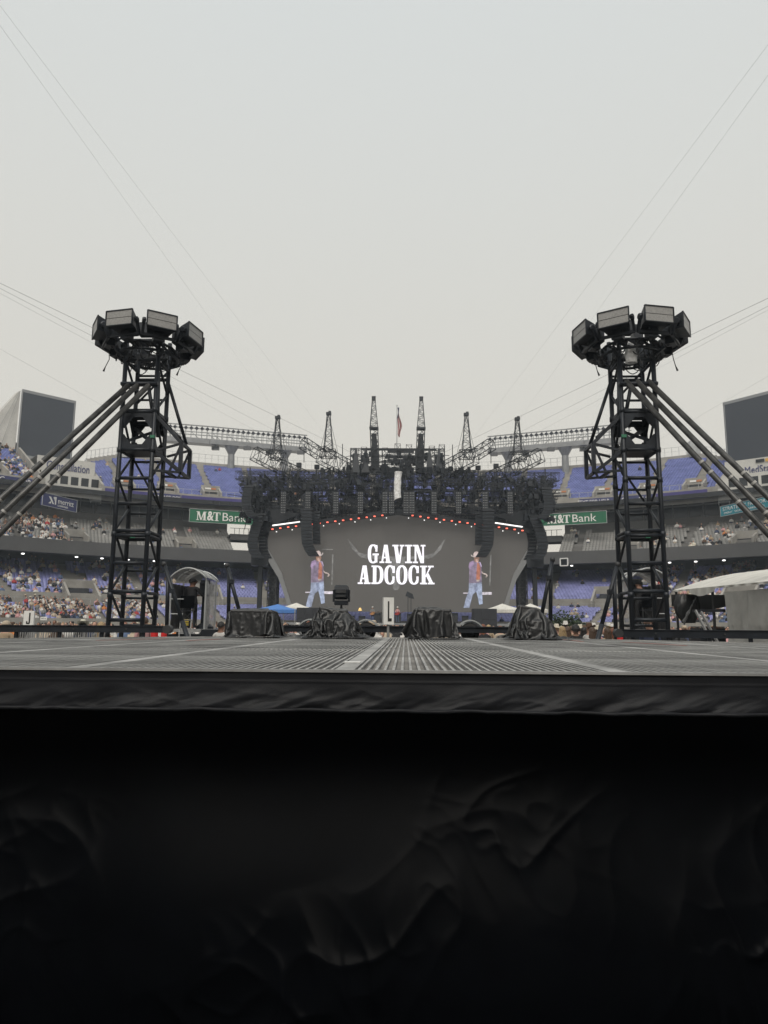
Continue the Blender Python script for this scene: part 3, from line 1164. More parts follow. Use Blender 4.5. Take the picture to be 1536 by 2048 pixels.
def drp(u, v):
    x = -HALF + 2 * HALF * u
    z = 1.44 * (1 - v / .93)
    s = min(1, max(0, (1.25 - z) / 1.1))
    s = s * s * (3 - 2 * s)
    d = 0.05 * fbm((x * .7, 1.3, z * .5), 2) * s
    wx, wz = .12 * noise.noise(Vector((x * 2.1, z * 2.1, 1))), .12 * noise.noise(Vector((x * 2.1, z * 2.1, 7)))
    msk = max(0, noise.noise(Vector((x * .9 + 4, z * .9, 3))) + .12) * s
    xx, zz2 = x + wx, z + wz
    d += .085 * msk * ridge((xx * 1.5 + zz2 * .7, 2, zz2 * 1.2)) ** 9
    d += .055 * msk * ridge((xx * 3.2 - zz2 * 1.6, 6, zz2 * 2.6)) ** 9
    d += .026 * msk * ridge((xx * 6.5 + zz2 * 2.5, 9, zz2 * 5.5)) ** 6
    y = Y0 + 0.36 - d - 0.27 * s
    if z < 0.012:
        y -= (0.012 - z) * 6.0
        z = 0.012 + .012 * abs(noise.noise(Vector((x * 6, y * 8, 0))))
    return (x, y, z)


mb = MB()
mb.grid(drp, 1000, 170)
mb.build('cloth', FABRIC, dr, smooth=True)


# ------------------------------------------------------------------ tarped machines on the far edge of the platform
def drape_sim(wd, depth, ht, seed, shape, lean):
    """let a sheet of plastic fall over the machine and keep the folded mesh (local to the machine's foot)"""
    rn = random.Random(seed)
    tmp = []

    def collider(mb):
        o = mb.build('collider', BLACK)
        md = o.modifiers.new('c', 'COLLISION')
        o.collision.thickness_outer = 0.012
        o.collision.cloth_friction = 25
        tmp.append(o)
    mb = MB()
    mb.box((0, 0, -.05), (6, 6, .1))
    collider(mb)
    mb = MB()
    if shape == 'box':
        w0, w1 = wd * .84, wd * .80
        top = ht - .02
        mb.hexa([(-w0 / 2, -depth * .36, .01), (w0 / 2, -depth * .36, .01), (w0 / 2, depth * .36, .01), (-w0 / 2, depth * .36, .01),
                 (-w1 / 2, -depth * .34, top), (w1 / 2, -depth * .34, top - .04 * rn.random()), (w1 / 2, depth * .34, top - .02), (-w1 / 2, depth * .34, top)])
        for k in range(3):
            mb.box((rn.uniform(-.3, .3) * wd, rn.uniform(-.25, .1) * depth, top), (.07, .07, .05))
    else:
        w0, w1 = wd * .70, wd * .46
        top = ht - .02
        lx = lean * wd
        mb.hexa([(-w0 / 2, -depth * .34, .01), (w0 / 2, -depth * .34, .01), (w0 / 2, depth * .34, .01), (-w0 / 2, depth * .34, .01),
                 (-w0 / 2, -depth * .30, top * .55), (w0 / 2, -depth * .30, top * .55), (w0 / 2, depth * .3, top * .55), (-w0 / 2, depth * .3, top * .55)])
        mb.hexa([(-w1 / 2 + lx, -depth * .22, top * .5), (w1 / 2 + lx, -depth * .22, top * .5), (w1 / 2 + lx, depth * .22, top * .5), (-w1 / 2 + lx, depth * .22, top * .5),
                 (-w1 / 2 + lx, -depth * .18, top), (w1 / 2 + lx, -depth * .18, top - .05), (w1 / 2 + lx, depth * .18, top - .03), (-w1 / 2 + lx, depth * .18, top)])
    collider(mb)
    n = 62
    sx, sy = (wd * .80 + 1.9 * ht) * 1.0, (depth * .7 + 1.9 * ht) * 1.0
    if shape != 'box':
        sx *= 1.02
    g_ = MB()
    rot = Matrix.Rotation(rn.uniform(-.25, .25), 3, 'Z')
    g_.grid(lambda u, v: rot @ Vector(((u - .5) * sx, (v - .5) * sy, ht + .06 + .025 * fbm((u * 6 + seed, v * 6, seed), 3))), n, n)
    cl = g_.build('sheet', TARP)
    md = cl.modifiers.new('cloth', 'CLOTH')
    st = md.settings
    st.quality = 5
    st.mass = 0.25
    st.tension_stiffness = 25
    st.compression_stiffness = 25
    st.shear_stiffness = 12
    st.bending_stiffness = 3.0
    st.air_damping = 1.5
    md.collision_settings.distance_min = 0.006
    md.collision_settings.use_self_collision = False
    md.point_cache.frame_start = 1
    md.point_cache.frame_end = 60
    for f in range(1, 37):
        sc.frame_set(f)
    dg = bpy.context.evaluated_depsgraph_get()
    me = bpy.data.meshes.new_from_object(cl.evaluated_get(dg))
    me.name = 'tarp'
    bpy.data.objects.remove(cl)
    for o in tmp:
        bpy.data.objects.remove(o)
    sc.frame_set(1)
    zmin = min(v.co.z for v in me.vertices)
    for v in me.vertices:
        v.co.z = max(0.004, v.co.z)
    bm = bmesh.new()
    bm.from_mesh(me)
    bmesh.ops.subdivide_edges(bm, edges=bm.edges[:], cuts=1, use_grid_fill=True, smooth=1.0)
    bm.to_mesh(me)
    bm.free()
    me.polygons.foreach_set('use_smooth', [True] * len(me.polygons))
    return me


def tarp(pxl, pxr, pyt, pyb, depth, seed, label, shape='box', lean=0.0):
    Yb = Y1 - 0.30 - depth / 2
    a, b = P(pxl, pyb, Yb - depth / 2), P(pxr, pyb, Yb - depth / 2)
    top = P((pxl + pxr) / 2, pyt, Yb - depth / 2 + .1).z
    wd, ht = b.x - a.x, top - DZ
    c = Vector(((a.x + b.x) / 2, Yb, DZ))
    t = thing('covered_machine', label, 'covered machine', c, 'machines under black tarps')
    me = drape_sim(wd, depth, ht, seed, shape, lean)
    ob = bpy.data.objects.new('tarp', me)
    col.objects.link(ob)
    ob.parent = t
    ORG[ob.name] = c
    mb = MB()
    for k in range(5):
        an = random.uniform(3.6, 5.8)
        mb.path([(c.x + math.cos(an) * wd * .5, c.y - depth * .5 - .02, DZ + .02), (c.x + math.cos(an) * wd * .62, c.y - depth * .6, DZ + .012), (c.x + math.cos(an + .2) * wd * .7, c.y - depth * .55, DZ + .012)], 0.008, 6)
    tag(mb.build('cable', RUBBER, t), kind='stuff')
    return t


tarp(447, 549, 1219, 1276, 0.62, 1, 'boxy machine under crumpled black tarp, leftmost of the four at the platform edge', 'box', 0.02)
tarp(607, 717, 1213, 1276, 0.66, 2, 'humped machine under black tarp directly below the small moving head light', 'hump', 0.0)
tarp(822, 910, 1217, 1276, 0.60, 3, 'squat machine under black tarp just right of the L sign', 'box', 0.0)
tarp(1034, 1116, 1210, 1280, 0.64, 5, 'leaning machine under black tarp, rightmost of the four at the platform edge', 'hump', -0.10)

# ------------------------------------------------------------------ trailer behind the platform
YT = 13.2
ta, tb = P(545, 1251, YT), P(1042, 1253, YT)
z1, z0_ = P(795, 1252, YT).z, P(795, 1265, YT).z
ZR = 1.455
ris = thing('rear_riser', 'low dark riser behind the platform carrying the trailer', 'riser', (0, YT, 0))
mb = MB()
mb.box(((ta.x + tb.x) / 2, YT + .1, ZR - .06), (tb.x - ta.x + 1.0, 1.9, 0.12))
mb.build('top', TRAY, ris)
for x in (ta.x - .3, -1, 1, tb.x + .3):
    for y in (YT - .7, YT + .9):
        mb = MB()
        mb.tube((x, y, 0), (x, y, ZR - .12), 0.04)
        mb.build('leg', ALU, ris)
tr = thing('flat_trailer', 'long black steel trailer on five small wheels with grey mudguards behind the tarps', 'trailer', ((ta.x + tb.x) / 2, YT, ZR))
mb = MB()
mb.box(((ta.x + tb.x) / 2, YT, (z1 + z0_) / 2), (tb.x - ta.x, 0.09, z1 - z0_))
mb.box(((ta.x + tb.x) / 2, YT - .045, z1 - .012), (tb.x - ta.x, 0.06, .02))
mb.box(((ta.x + tb.x) / 2, YT - .045, z0_ + .008), (tb.x - ta.x, 0.06, .016))
mb.build('side_beam', BLACK, tr)
mb = MB()
mb.box(((ta.x + tb.x) / 2, YT + .9, (z1 + z0_) / 2), (tb.x - ta.x, 0.09, z1 - z0_))
mb.build('side_beam', BLACK, tr)
for k in range(5):
    mb = MB()
    x = ta.x + (tb.x - ta.x) * (k + .5) / 5
    mb.bar((x, YT, z0_ + .05), (x, YT + .9, z0_ + .05), .06)
    mb.build('cross_beam', BLACK, tr)
for k, px in enumerate((622, 733, 836, 940, 1036)):
    c = P(px, 1261.5, YT + .14)
    rr = 0.175
    c.z = ZR + rr
    rot = Matrix.Identity(3)
    mb = MB()
    mb.lathe(c, [(rr * .55, -.08), (rr * .9, -.085), (rr * .985, -.06), (rr, 0), (rr * .985, .06), (rr * .9, .085), (rr * .55, .08)], 28, 'Y')
    wh = mb.build('wheel', RUBBER, tr, smooth=True)
    mb = MB()
    mb.lathe(c, [(rr * .55, -.075), (rr * .5, -.04), (rr * .25, -.03), (rr * .18, -.06), (0.001, -.065)], 20, 'Y')
    mb.build('rim', DKGREY, wh, smooth=True)
    # mudguard arch
    mb = MB()
    n = 16
    R1, R2 = rr * 1.16, rr * 1.30
    vs, fs = [], []
    for i in range(n + 1):
        t = R(8 + 164 * i / n)
        fl = 1 + .18 * (abs(math.cos(t)) ** 3)
        for r_, y in ((R1, -.12), (R2, -.10), (R2, .10), (R1, .12)):
            vs.append(c + Vector((math.cos(t) * r_ * fl, y, math.sin(t) * r_)))
    for i in range(n):
        for q in range(4):
            fs.append((i * 4 + q, i * 4 + (q + 1) % 4, (i + 1) * 4 + (q + 1) % 4, (i + 1) * 4 + q))
    mb.add(vs, fs)
    mb.build('mudguard', FENDER, tr, smooth=False)

# ------------------------------------------------------------------ outrigger beams of the two towers, in front of them
def outrigger(pa, pb, Yb, thick, label, pinend):
    a, b = P(pa[0], pa[1], Yb[0]), P(pb[0], pb[1], Yb[1])
    a.z = b.z = (a.z + b.z) / 2
    c = (a + b) / 2
    t = thing('outrigger_beam', label, 'beam', (c.x, c.y, 0), 'tower outrigger beams')
    mb = MB()
    mb.bar(a, b, .09, thick)
    mb.bar(a + Vector((0, 0, thick / 2 - .008)), b + Vector((0, 0, thick / 2 - .008)), .13, .018)
    mb.bar(a - Vector((0, 0, thick / 2 - .008)), b - Vector((0, 0, thick / 2 - .008)), .13, .018)
    mb.build('beam', BLACK, t)
    e = b if pinend else a
    mb = MB()
    mb.lathe(e, [(0.001, -.09), (.085, -.09), (.085, .09), (0.001, .09)], 16, 'Y')
    mb.build('pivot_pin', DKGREY, t)
    n = 5
    for k in range(n):
        p = a + (b - a) * (k + .4) / n
        mb = MB()
        mb.tube((p.x, p.y, 0), (p.x, p.y, a.z - thick / 2), 0.04)
        mb.lathe((p.x, p.y, 0), [(.12, 0), (.12, .015), (.04, .04)], 12)
        mb.build('jack_leg', BLACK, t)
    for f in (.2, .55, .8):
        p = a + (b - a) * f
        mb = MB()
        mb.lathe(p + Vector((0, -.05, 0)), [(0.001, -.012), (.018, -.012), (.018, .0)], 8, 'Y')
        mb.build('bolt', DKGREY, t)
    return a, b


outrigger((-90, 1256.5), (336, 1258.5), (13.4, 14.2), .135, 'long black steel beam across the foot of the left tower', True)
outrigger((1236, 1265), (1640, 1272), (14.2, 12.8), .15, 'long black steel beam across the foot of the right tower', False)


# ------------------------------------------------------------------ the two lattice towers with rings of floodlights
def tower(side, Yf, pxa, pxb, label):
    """pxa, pxb: pixels of the two front legs near the base (at y 1240)"""
    s = side
    A, B = P(pxa, 1240, Yf), P(pxb, 1240, Yf)
    w_ = B.x - A.x
    xl, xr = A.x, B.x
    cx = (xl + xr) / 2
    yf, yb = Yf, Yf + w_
    cyy = (yf + yb) / 2
    t = thing('light_tower', label, 'tower', (cx, cyy, 0), 'lattice light towers')

    def zz(py, dy=0):
        f = (pxa + pxb) / 2 + (768 - (pxa + pxb) / 2) * 0.055 * (1240 - py) / 520
        return P(f, py + dy, Yf).z
    ztop = zz(722)
    lw = 0.105
    inx = xr if s < 0 else xl           # the side that faces the middle
    for x in (xl, xr):
        for y in (yf, yb):
            mb = MB()
            mb.tube((x, y, 0), (x, y, ztop + .75), lw / 2, n=12)
            mb.lathe((x, y, 0), [(.14, 0), (.14, .02), (.06, .05)], 12)
            for py in (1190, 1068, 960, 900, 820):
                z = zz(py)
                mb.lathe((x, y, z), [(lw / 2, -.06), (lw / 2 + .012, -.055), (lw / 2 + .012, .055), (lw / 2, .06)], 12)
            mb.build('leg', BLACK, t, smooth=True)
    rung = lambda p, q, r_=0.036: (lambda m_: (m_.tube(p, q, r_, n=8), m_.build('rung', BLACK, t, smooth=True)))(MB())
    rows = [1240, 1183, 1126, 1061, 1007, 956, 899, 823, 770, 720]
    for py in rows:
        z = zz(py)
        rung((xl, yf, z), (xr, yf, z), 0.042)
        rung((xl, yb, z - .12), (xr, yb, z - .12), 0.03)
        if py in (1183, 1061, 899, 823, 720):
            rung((xl, yf, z - .02), (xl, yb, z - .02), 0.036)
            rung((xr, yf, z - .02), (xr, yb, z - .02), 0.036)
    for py, dy in ((1071, 0), (738, 0)):
        z = zz(py)
        for p, q in (((xl, yf), (xr, yf)), ((xl, yb), (xr, yb)), ((xl, yf), (xl, yb)), ((xr, yf), (xr, yb))):
            if py == 738 and p[1] == yf:
                continue
            rung((*p, z), (*q, z), 0.046)
    # zigzag on the two side faces
    for i, (p0, p1) in enumerate(zip(rows[:-1], rows[1:])):
        za, zb = zz(p0), zz(p1)
        for x in (xl, xr):
            mb = MB()
            if i % 2 == 0:
                mb.tube((x, yb, za), (x, yf, zb), .03, n=8)
            else:
                mb.tube((x, yf, za), (x, yb, zb), .03, n=8)
            mb.build('brace', BLACK, t, smooth=True)
    for p0, p1, k in ((899, 1007, 0), (720, 790, 1)):
        mb = MB()
        mb.tube((xl if k else xr, yb, zz(p1)), (xr if k else xl, yb, zz(p0)), .028, n=8)
        mb.build('brace', BLACK, t, smooth=True)
    # intermediate platform
    mb = MB()
    mb.box((cx, cyy, zz(1066)), (w_ * .9, w_ * .9, .03))
    mb.build('landing_plate', DKGREY, t)
    # gusseted box section
    za, zb = zz(895), zz(830)
    H = zb - za
    g_ = w_ * .36
    for face in range(4):
        mb = MB()
        fx = [((xl, yf), (xr, yf), (0, -.02)), ((xl, yb), (xr, yb), (0, .02)), ((xl, yf), (xl, yb), (-.02, 0)), ((xr, yf), (xr, yb), (.02, 0))][face]
        p, q = Vector((*fx[0], 0)), Vector((*fx[1], 0))
        d = (q - p).normalized()
        o = Vector((*fx[2], 0)) * .6
        up = Vector((0, 0, 1))
        L = (q - p).length
        for base, sx in ((p, 1), (q, -1)):
            for zc, sz in ((za, 1), (zb, -1)):
                c = base + d * sx * .05 + up * zc
                mb.prism([c, c + d * sx * g_ * .8, c + d * sx * g_ * .8 + up * sz * .06, c + up * sz * g_ * 1.15 + d * sx * 0.03, c + up * sz * g_ * 1.15], o)
        for zc, hh in ((za - .02, .10), (zb - .05, .13), (zb + .10, .05)):
            mb.prism([p + d * .05 + up * zc, q - d * .05 + up * zc, q - d * .05 + up * (zc + hh), p + d * .05 + up * (zc + hh)], o * 1.2)
        mb.build('gusset_plate', BLACK, t)
    for zc in (za - .05, zb + .1):
        mb = MB()
        mb.box((cx, cyy, zc), (w_ * .88, w_ * .88, .035))
        mb.build('deck_plate', BLACK, t)
    mb = MB()
    mb.bar((xl, yf, za + .1), (xr, yb, zb - .1), .07)
    mb.bar((xr, yf, za + .1), (xl, yb, zb - .1), .07)
    mb.build('inner_brace', BLACK, t)
    # bracket cantilevered to the inner side
    oo = -s * 0.66
    zi1, zi0 = zz(886), zz(944)
    for y in (yf + .05, yb - .05):
        mb = MB()
        mb.bar((inx, y, zz(828)), (inx + oo, y, zi1), .07)
        mb.bar((inx, y, zz(899)), (inx + oo, y, zi0), .07)
        mb.bar((inx + oo, y, zi0), (inx + oo, y, zi1), .08)
        mb.bar((inx + oo, y, zi0), (inx, y, zi0 + .05), .05)
        mb.bar((inx + oo * .15, y, zz(899)), (inx + oo, y, zi1), .05)
        mb.bar((inx + oo, y, zi1), (inx + oo * .6, y, zi0), .045)
        mb.build('bracket_side', BLACK, t)
    mb = MB()
    for z, xx in ((zi1, inx + oo), (zi0, inx + oo), (zi0 + .02, inx + oo * .5), (zz(860), inx + oo * .6)):
        mb.bar((xx, yf + .05, z), (xx, yb - .05, z), .06)
    for base, sz in ((zi0, 1), (zi1, -1)):
        for y, sy in ((yf + .05, 1), (yb - .05, -1)):
            mb.prism([(inx + oo, y, base), (inx + oo, y + sy * .2, base), (inx + oo, y, base + sz * .22)], (-s * .015, 0, 0))
    mb.build('bracket_cross', BLACK, t)
    for y, x1 in ((yb, inx + oo * .82), (yf + .1, inx + oo * .1)):
        mb = MB()
        mb.tube((inx, y, zz(742)), (x1, y, zz(872)), .04, n=10)
        mb.build('strut', BLACK, t, smooth=True)
    mb = MB()
    mb.tube((cx + s * .1, yb, zz(748)), (cx - s * .1, yb - .1, zz(815)), .045, n=10)
    mb.tube((cx - s * .15, yb, zz(748)), (cx - s * .15, yb - .1, zz(815)), .035, n=10)
    mb.build('strut', BLACK, t, smooth=True)
    # bits of green tape
    for x, y, z in ((inx, yf - .055, za + .25), (cx + .05, yf - .01, zz(1073))):
        mb = MB()
        mb.box((x, y, z), (.11, .03, .07))
        mb.build('tape_band', GREENT, t)

    # ring of floodlights
    zr = P(257 if s < 0 else 1293, 640 if s < 0 else 634, Yf - .7).z
    c = Vector((cx, cyy, zr))
    rad = 1.12
    mb = MB()
    for zc, r_ in ((-.30, .62), (-.52, .70)):
        pts = [c + Vector((math.sin(a) * r_, -math.cos(a) * r_, zc)) for a in np.linspace(0, 2 * math.pi, 25)]
        mb.path(pts, .035, 8, False)
    for k in range(16):
        a = 2 * math.pi * k / 16
        a2 = a + math.pi / 8
        mb.bar(c + Vector((math.sin(a) * .62, -math.cos(a) * .62, -.3)), c + Vector((math.sin(a2) * .7, -math.cos(a2) * .7, -.52)), .05)
    tag(mb.build('ring_truss', BLACK, t), kind='stuff')
    for x, y in ((xl, yf), (xr, yf), (xl, yb), (xr, yb)):
        mb = MB()
        o = Vector((x, y, ztop + .1))
        dd = Vector((x - cx, y - cyy, 0)).normalized()
        e_ = c + dd * .82 + Vector((0, 0, -.48))
        mb.bar(o, e_, .07)
        mb.bar(Vector((x, y, zr - .52)), e_, .06)
        mb.bar(Vector((x, y, ztop + .7)), c + dd * .80 + Vector((0, 0, -.30)), .05)
        mb.build('spoke', BLACK, t)
    mb = MB()
    mb.box((cx, cyy, ztop + .62), (w_ * .95, w_ * .5, .05))
    mb.box((cx, cyy + .1, ztop + .3), (w_ * .9, .06, .1))
    mb.box((cx - .1, cyy, ztop + .95), (.3, .25, .3))
    mb.box((cx + .2, cyy + .1, ztop + .85), (.2, .3, .35))
    mb.build('top_plate', BLACK, t)
    for k in range(8):
        az = R((-57 if s < 0 else -78) + 45 * k)
        nd = Vector((math.sin(az), -math.cos(az), 0))
        xd = Vector((math.cos(az), math.sin(az), 0))
        up = Vector((0, 0, 1))
        nt_ = (nd + up * -0.04).normalized()
        fc = c + nd * (rad + .12)
        hw, hh, dp = .34, .18, .20
        mb = MB()
        fr_ = [fc + xd * (sx * hw) + up * (sz * hh) for sx, sz in ((-1, -1), (1, -1), (1, 1), (-1, 1))]
        bk = [fc - nd * dp + xd * (sx * hw * .86) + up * (sz * hh * .8 - .03) for sx, sz in ((-1, -1), (1, -1), (1, 1), (-1, 1))]
        mb.add(fr_ + bk, [(4, 7, 6, 5), (0, 4, 5, 1), (1, 5, 6, 2), (2, 6, 7, 3), (3, 7, 4, 0), (0, 1, 2, 3)])
        b2 = [fc - nd * (dp + .30) + xd * (sx * hw * .6) + up * (sz * hh * .65 - .14) for sx, sz in ((-1, -1), (1, -1), (1, 1), (-1, 1))]
        mb.add(bk + b2, [(4, 7, 6, 5), (0, 4, 5, 1), (1, 5, 6, 2), (2, 6, 7, 3), (3, 7, 4, 0)])
        lt = mb.build('floodlight', BLACK, t)
        mb = MB()
        e = .022
        for p, q in ((0, 1), (1, 2), (2, 3), (3, 0)):
            mb.bar(fr_[p] + nd * .012, fr_[q] + nd * .012, e, .03, up=nd)
        mb.build('bezel', BLACK, lt)
        for zc in (-.5, .5):
            mb = MB()
            cc = fc + up * (zc * hh * .98) + nd * .006
            a_, b_ = xd * hw * .95, up * hh * .455
            mb.prism([cc - a_ - b_, cc + a_ - b_, cc + a_ + b_, cc - a_ + b_], nd * .006)
            mb.build('diffuser', LENS, lt)
        for sx in (-1, 1):
            mb = MB()
            q0 = fc - nd * .12 + xd * sx * (hw + .035) + up * -.03
            mb.lathe(q0, [(0.001, -.04), (.065, -.04), (.08, -.015), (.08, .02), (.05, .035), (.001, .035)], 8, rot=xd.to_track_quat('Z', 'Y').to_matrix())
            mb.bar(q0, q0 - nd * .12 - up * .28, .05, .07)
            mb.build('yoke_arm', BLACK, lt)
        mb = MB()
        mb.bar(fc - nd * .24 - up * .31 - xd * (hw + .05), fc - nd * .24 - up * .31 + xd * (hw + .05), .06)
        mb.box(fc - nd * .34 - up * .30, (.22, .2, .2), Matrix.Rotation(az, 3, 'Z'))
        mb.bar(fc - nd * .25 - up * .31, c + nd * .82 - up * .4, .07)
        mb.build('yoke_base', BLACK, lt)
    # cables looping below the ring
    mb = MB()
    rn = random.Random(11 + s)
    for k in range(34):
        a0 = rn.uniform(0, 6.28)
        a1 = a0 + rn.uniform(-1.2, 1.2)
        p0 = c + Vector((math.sin(a0) * .75, -math.cos(a0) * .75, -.35))
        p1 = c + Vector((math.sin(a1) * rn.uniform(.2, .8), -math.cos(a1) * rn.uniform(.2, .8), rn.uniform(-.6, -.25)))
        sag = rn.uniform(.05, .35)
        pts = [p0 + (p1 - p0) * u + Vector((0, 0, -sag * 4 * u * (1 - u))) for u in np.linspace(0, 1, 9)]
        mb.path(pts, .012, 5, False)
    for k in range(3):
        a0 = R(-60 + 70 * k) if s < 0 else R(60 - 70 * k)
        p0 = c + Vector((math.sin(a0) * .9, -math.cos(a0) * .9, -.5))
        pts = [p0, p0 + Vector((.02, 0, -.2)), p0 + Vector((.06 * s, 0, -.38)), p0 + Vector((.1 * s, 0, -.5))]
        mb.path(pts, [.01, .01, .01, .025], 5, True)
    tag(mb.build('cable_loop', RUBBER, t), kind='stuff')
    # the three long raking props
    ends = ((255, 772, 0, 999), (273, 772, 0, 1031), (296, 772, 0, 1067)) if s < 0 else ((1256, 764, 1536, 1059), (1277, 764, 1536, 1013), (1299, 764, 1536, 994))
    if s > 0:
        ends = ((1254, 765, 1536, 1068), (1276, 765, 1536, 1030), (1299, 765, 1536, 994))
    for i, (x0, y0, x1, y1) in enumerate(ends):
        p = P(x0, y0, yf - .06)
        q = P(x1, y1, Yf - 1.0)
        d = q - p
        foot = p + d * (p.z / -d.z)
        tops = p - d.normalized() * .05
        mb = MB()
        mb.tube(tops, foot, .062, .062, 14)
        pr = mb.build('raking_prop', PIPE, t, smooth=True)
        mb = MB()
        L = (foot - p).length
        dn = d.normalized()
        for f in ((.27, .302, .395) if i != 1 else (.30, .41)):
            f += .02 * i
            mb = MB()
            mb.tube(p + dn * L * f, p + dn * (L * f + .05), .0645, .0645, 14, False)
            mb.build('tape_band', SCUFF, pr)
        mb = MB()
        mb.box(p + Vector((0, .02, 0)), (.09, .1, .10))
        mb.lathe((foot.x, foot.y, 0), [(.16, 0), (.16, .02), (.05, .06)], 12)
        mb.build('end_fitting', DKGREY, pr)
    zc = P(ends[1][0], 769, yf).z
    mb = MB()
    mb.tube((xl - .05, yf - .06, zc), (xr + .05, yf - .06, zc), .05, n=10)
    mb.build('prop_bar', BLACK, t, smooth=True)
    return t, c


tower(-1, 16.0, 217, 285, 'black lattice light tower standing left of the stage')
_, RC = tower(1, 15.5, 1264, 1335, 'black lattice light tower standing right of the stage, clear bag below its lamps')
# clear plastic bag hanging in the right tower
b0 = P(1260, 682, 15.42)
mb = MB()


def bag(u, v):
    a = 2 * math.pi * u
    r_ = (.035 + .10 * math.sin(min(1, v * 1.4) * 1.5)) * (1 + .25 * fbm((math.cos(a) * 2, math.sin(a) * 2, v * 4), 3))
    return (b0.x + math.cos(a) * r_, b0.y + math.sin(a) * r_ * .7, b0.z - v * .52)


mb.grid(bag, 28, 20)
tag(mb.build('plastic_bag', FOIL, smooth=True, origin=b0), 'crumpled clear plastic bag tied below the lamps of the right tower', 'plastic bag')

# ================================================================== THE MAIN STAGE
YS = 85.0
MX = 795.0


def mir(x, y):
    return (2 * MX - x, y + (MX - x) * 2 * 0.0055)


def Sp(x, y, dy=0.0):
    return P(x, y, YS + dy)


def both(fn):
    for s in (-1, 1):
        fn(s, (lambda x, y, dy=0.0: Sp(x, y, dy)) if s < 0 else (lambda x, y, dy=0.0: Sp(*mir(x, y), dy)))


stg = thing('concert_stage', 'huge dark concert stage with grey video wall under a mass of black trusses', 'stage', (-1, YS + 4, 0))
# video wall
zb_ = 2.2
oc = [Sp(529, 1062), Sp(529, 1089), Sp(561, 1145), Sp(583, 1222), Sp(1010, 1225), Sp(1029, 1148), Sp(1061, 1092), Sp(1061, 1065), Sp(792, 1027)]
mb = MB()
mb.prism([p + Vector((0, 1.2, 0)) for p in oc][::-1], (0, -0.4, 0))
wall = mb.build('video_wall', SCREEN, stg)
mb = MB()
for k in range(1, 26):                     # seams between the screen panels
    x = oc[0].x + (oc[7].x - oc[0].x) * k / 26
    mb.bar((x, YS + .79, 4.0), (x, YS + .79, 13.6), .012, .01)
tag(mb.build('panel_seam', mat('led_seam', (0.06, 0.058, 0.055), 0.6, emit=(0.05, 0.047, 0.043), es=.6, var=0), wall), kind='stuff')
# grey portal panels round the wall
both(lambda s, q: [(lambda m_, pts: (m_.prism([p + Vector((0, .5, 0)) for p in (pts if s < 0 else pts[::-1])], (0, .5, 0)), m_.build('portal_panel', FRAMEG, stg)))(MB(), pts) for pts in (
    [q(516, 1047), q(516, 1090), q(529, 1089), q(529, 1062), q(533, 1062), q(546, 1056), q(546, 1047)],
    [q(516, 1090), q(536, 1124), q(546, 1117), q(529, 1089)],
    [q(536, 1124), q(555, 1155), q(562, 1146), q(546, 1117)],
    [q(555, 1155), q(566, 1186), q(573, 1182), q(562, 1146)],
    [q(566, 1186), q(574, 1214), q(583, 1214), q(573, 1182)])])
# roof fascia over the wall, carrying red and white lights
both(lambda s, q: [(lambda m_: (m_.hexa([q(526, 1064, -.3), q(795, 1030, -.3), q(795, 1030, 2), q(526, 1064, 2), q(526, 1054, -.3), q(795, 1018, -.3), q(795, 1018, 2), q(526, 1054, 2)]), m_.build('roof_beam', TRUSS, stg)))(MB())])


def fixture(p, w_, h_, m_, housing=True):
    mb = MB()
    mb.box(p, (w_, .15, h_))
    f = mb.build('stage_light', m_, stg)
    if housing:
        mb = MB()
        mb.box(p + Vector((0, .2, 0)), (w_ * 1.25, .22, h_ * 1.35))
        mb.build('housing', TRUSS, f)


both(lambda s, q: [fixture(q(545 + k * 15.7, 1058.3 - k * 1.97, -.5), .24, .14, STRED) for k in range(15) if not 3 < k < 5])
both(lambda s, q: [fixture(q(553 + k * 31.4, 1063.5 - k * 3.95, -.5), .11, .10, STLITE, False) for k in range(8) if k != 2])
both(lambda s, q: [(lambda m_: (m_.bar(q(545, 1051, -.6), q(600, 1043.5, -.6), .1, .15), m_.build('light_batten', STLITE, stg)))(MB())])

# text and figures shown on the wall
xd, nd, ud = Vector((1, 0, 0)), Vector((0, -1, 0)), Vector((0, 0, 1))
wy = YS + .78


def wpt(x, y):
    return P(x, y, wy)


roll = R(0.37)
for s_, xa, ya, xb, yb in (('GAVIN', 735.5, 1126, 851, 1089.5), ('ADCOCK', 715.5, 1168, 869, 1131)):
    a, b, c = wpt(xa, ya), wpt(xb, ya), wpt(xa, yb)
    word(s_, Vector((a.x, wy, a.z)), xd, ud, nd, b.x - a.x, c.z - a.z, SCRLET, wall, 0.045)
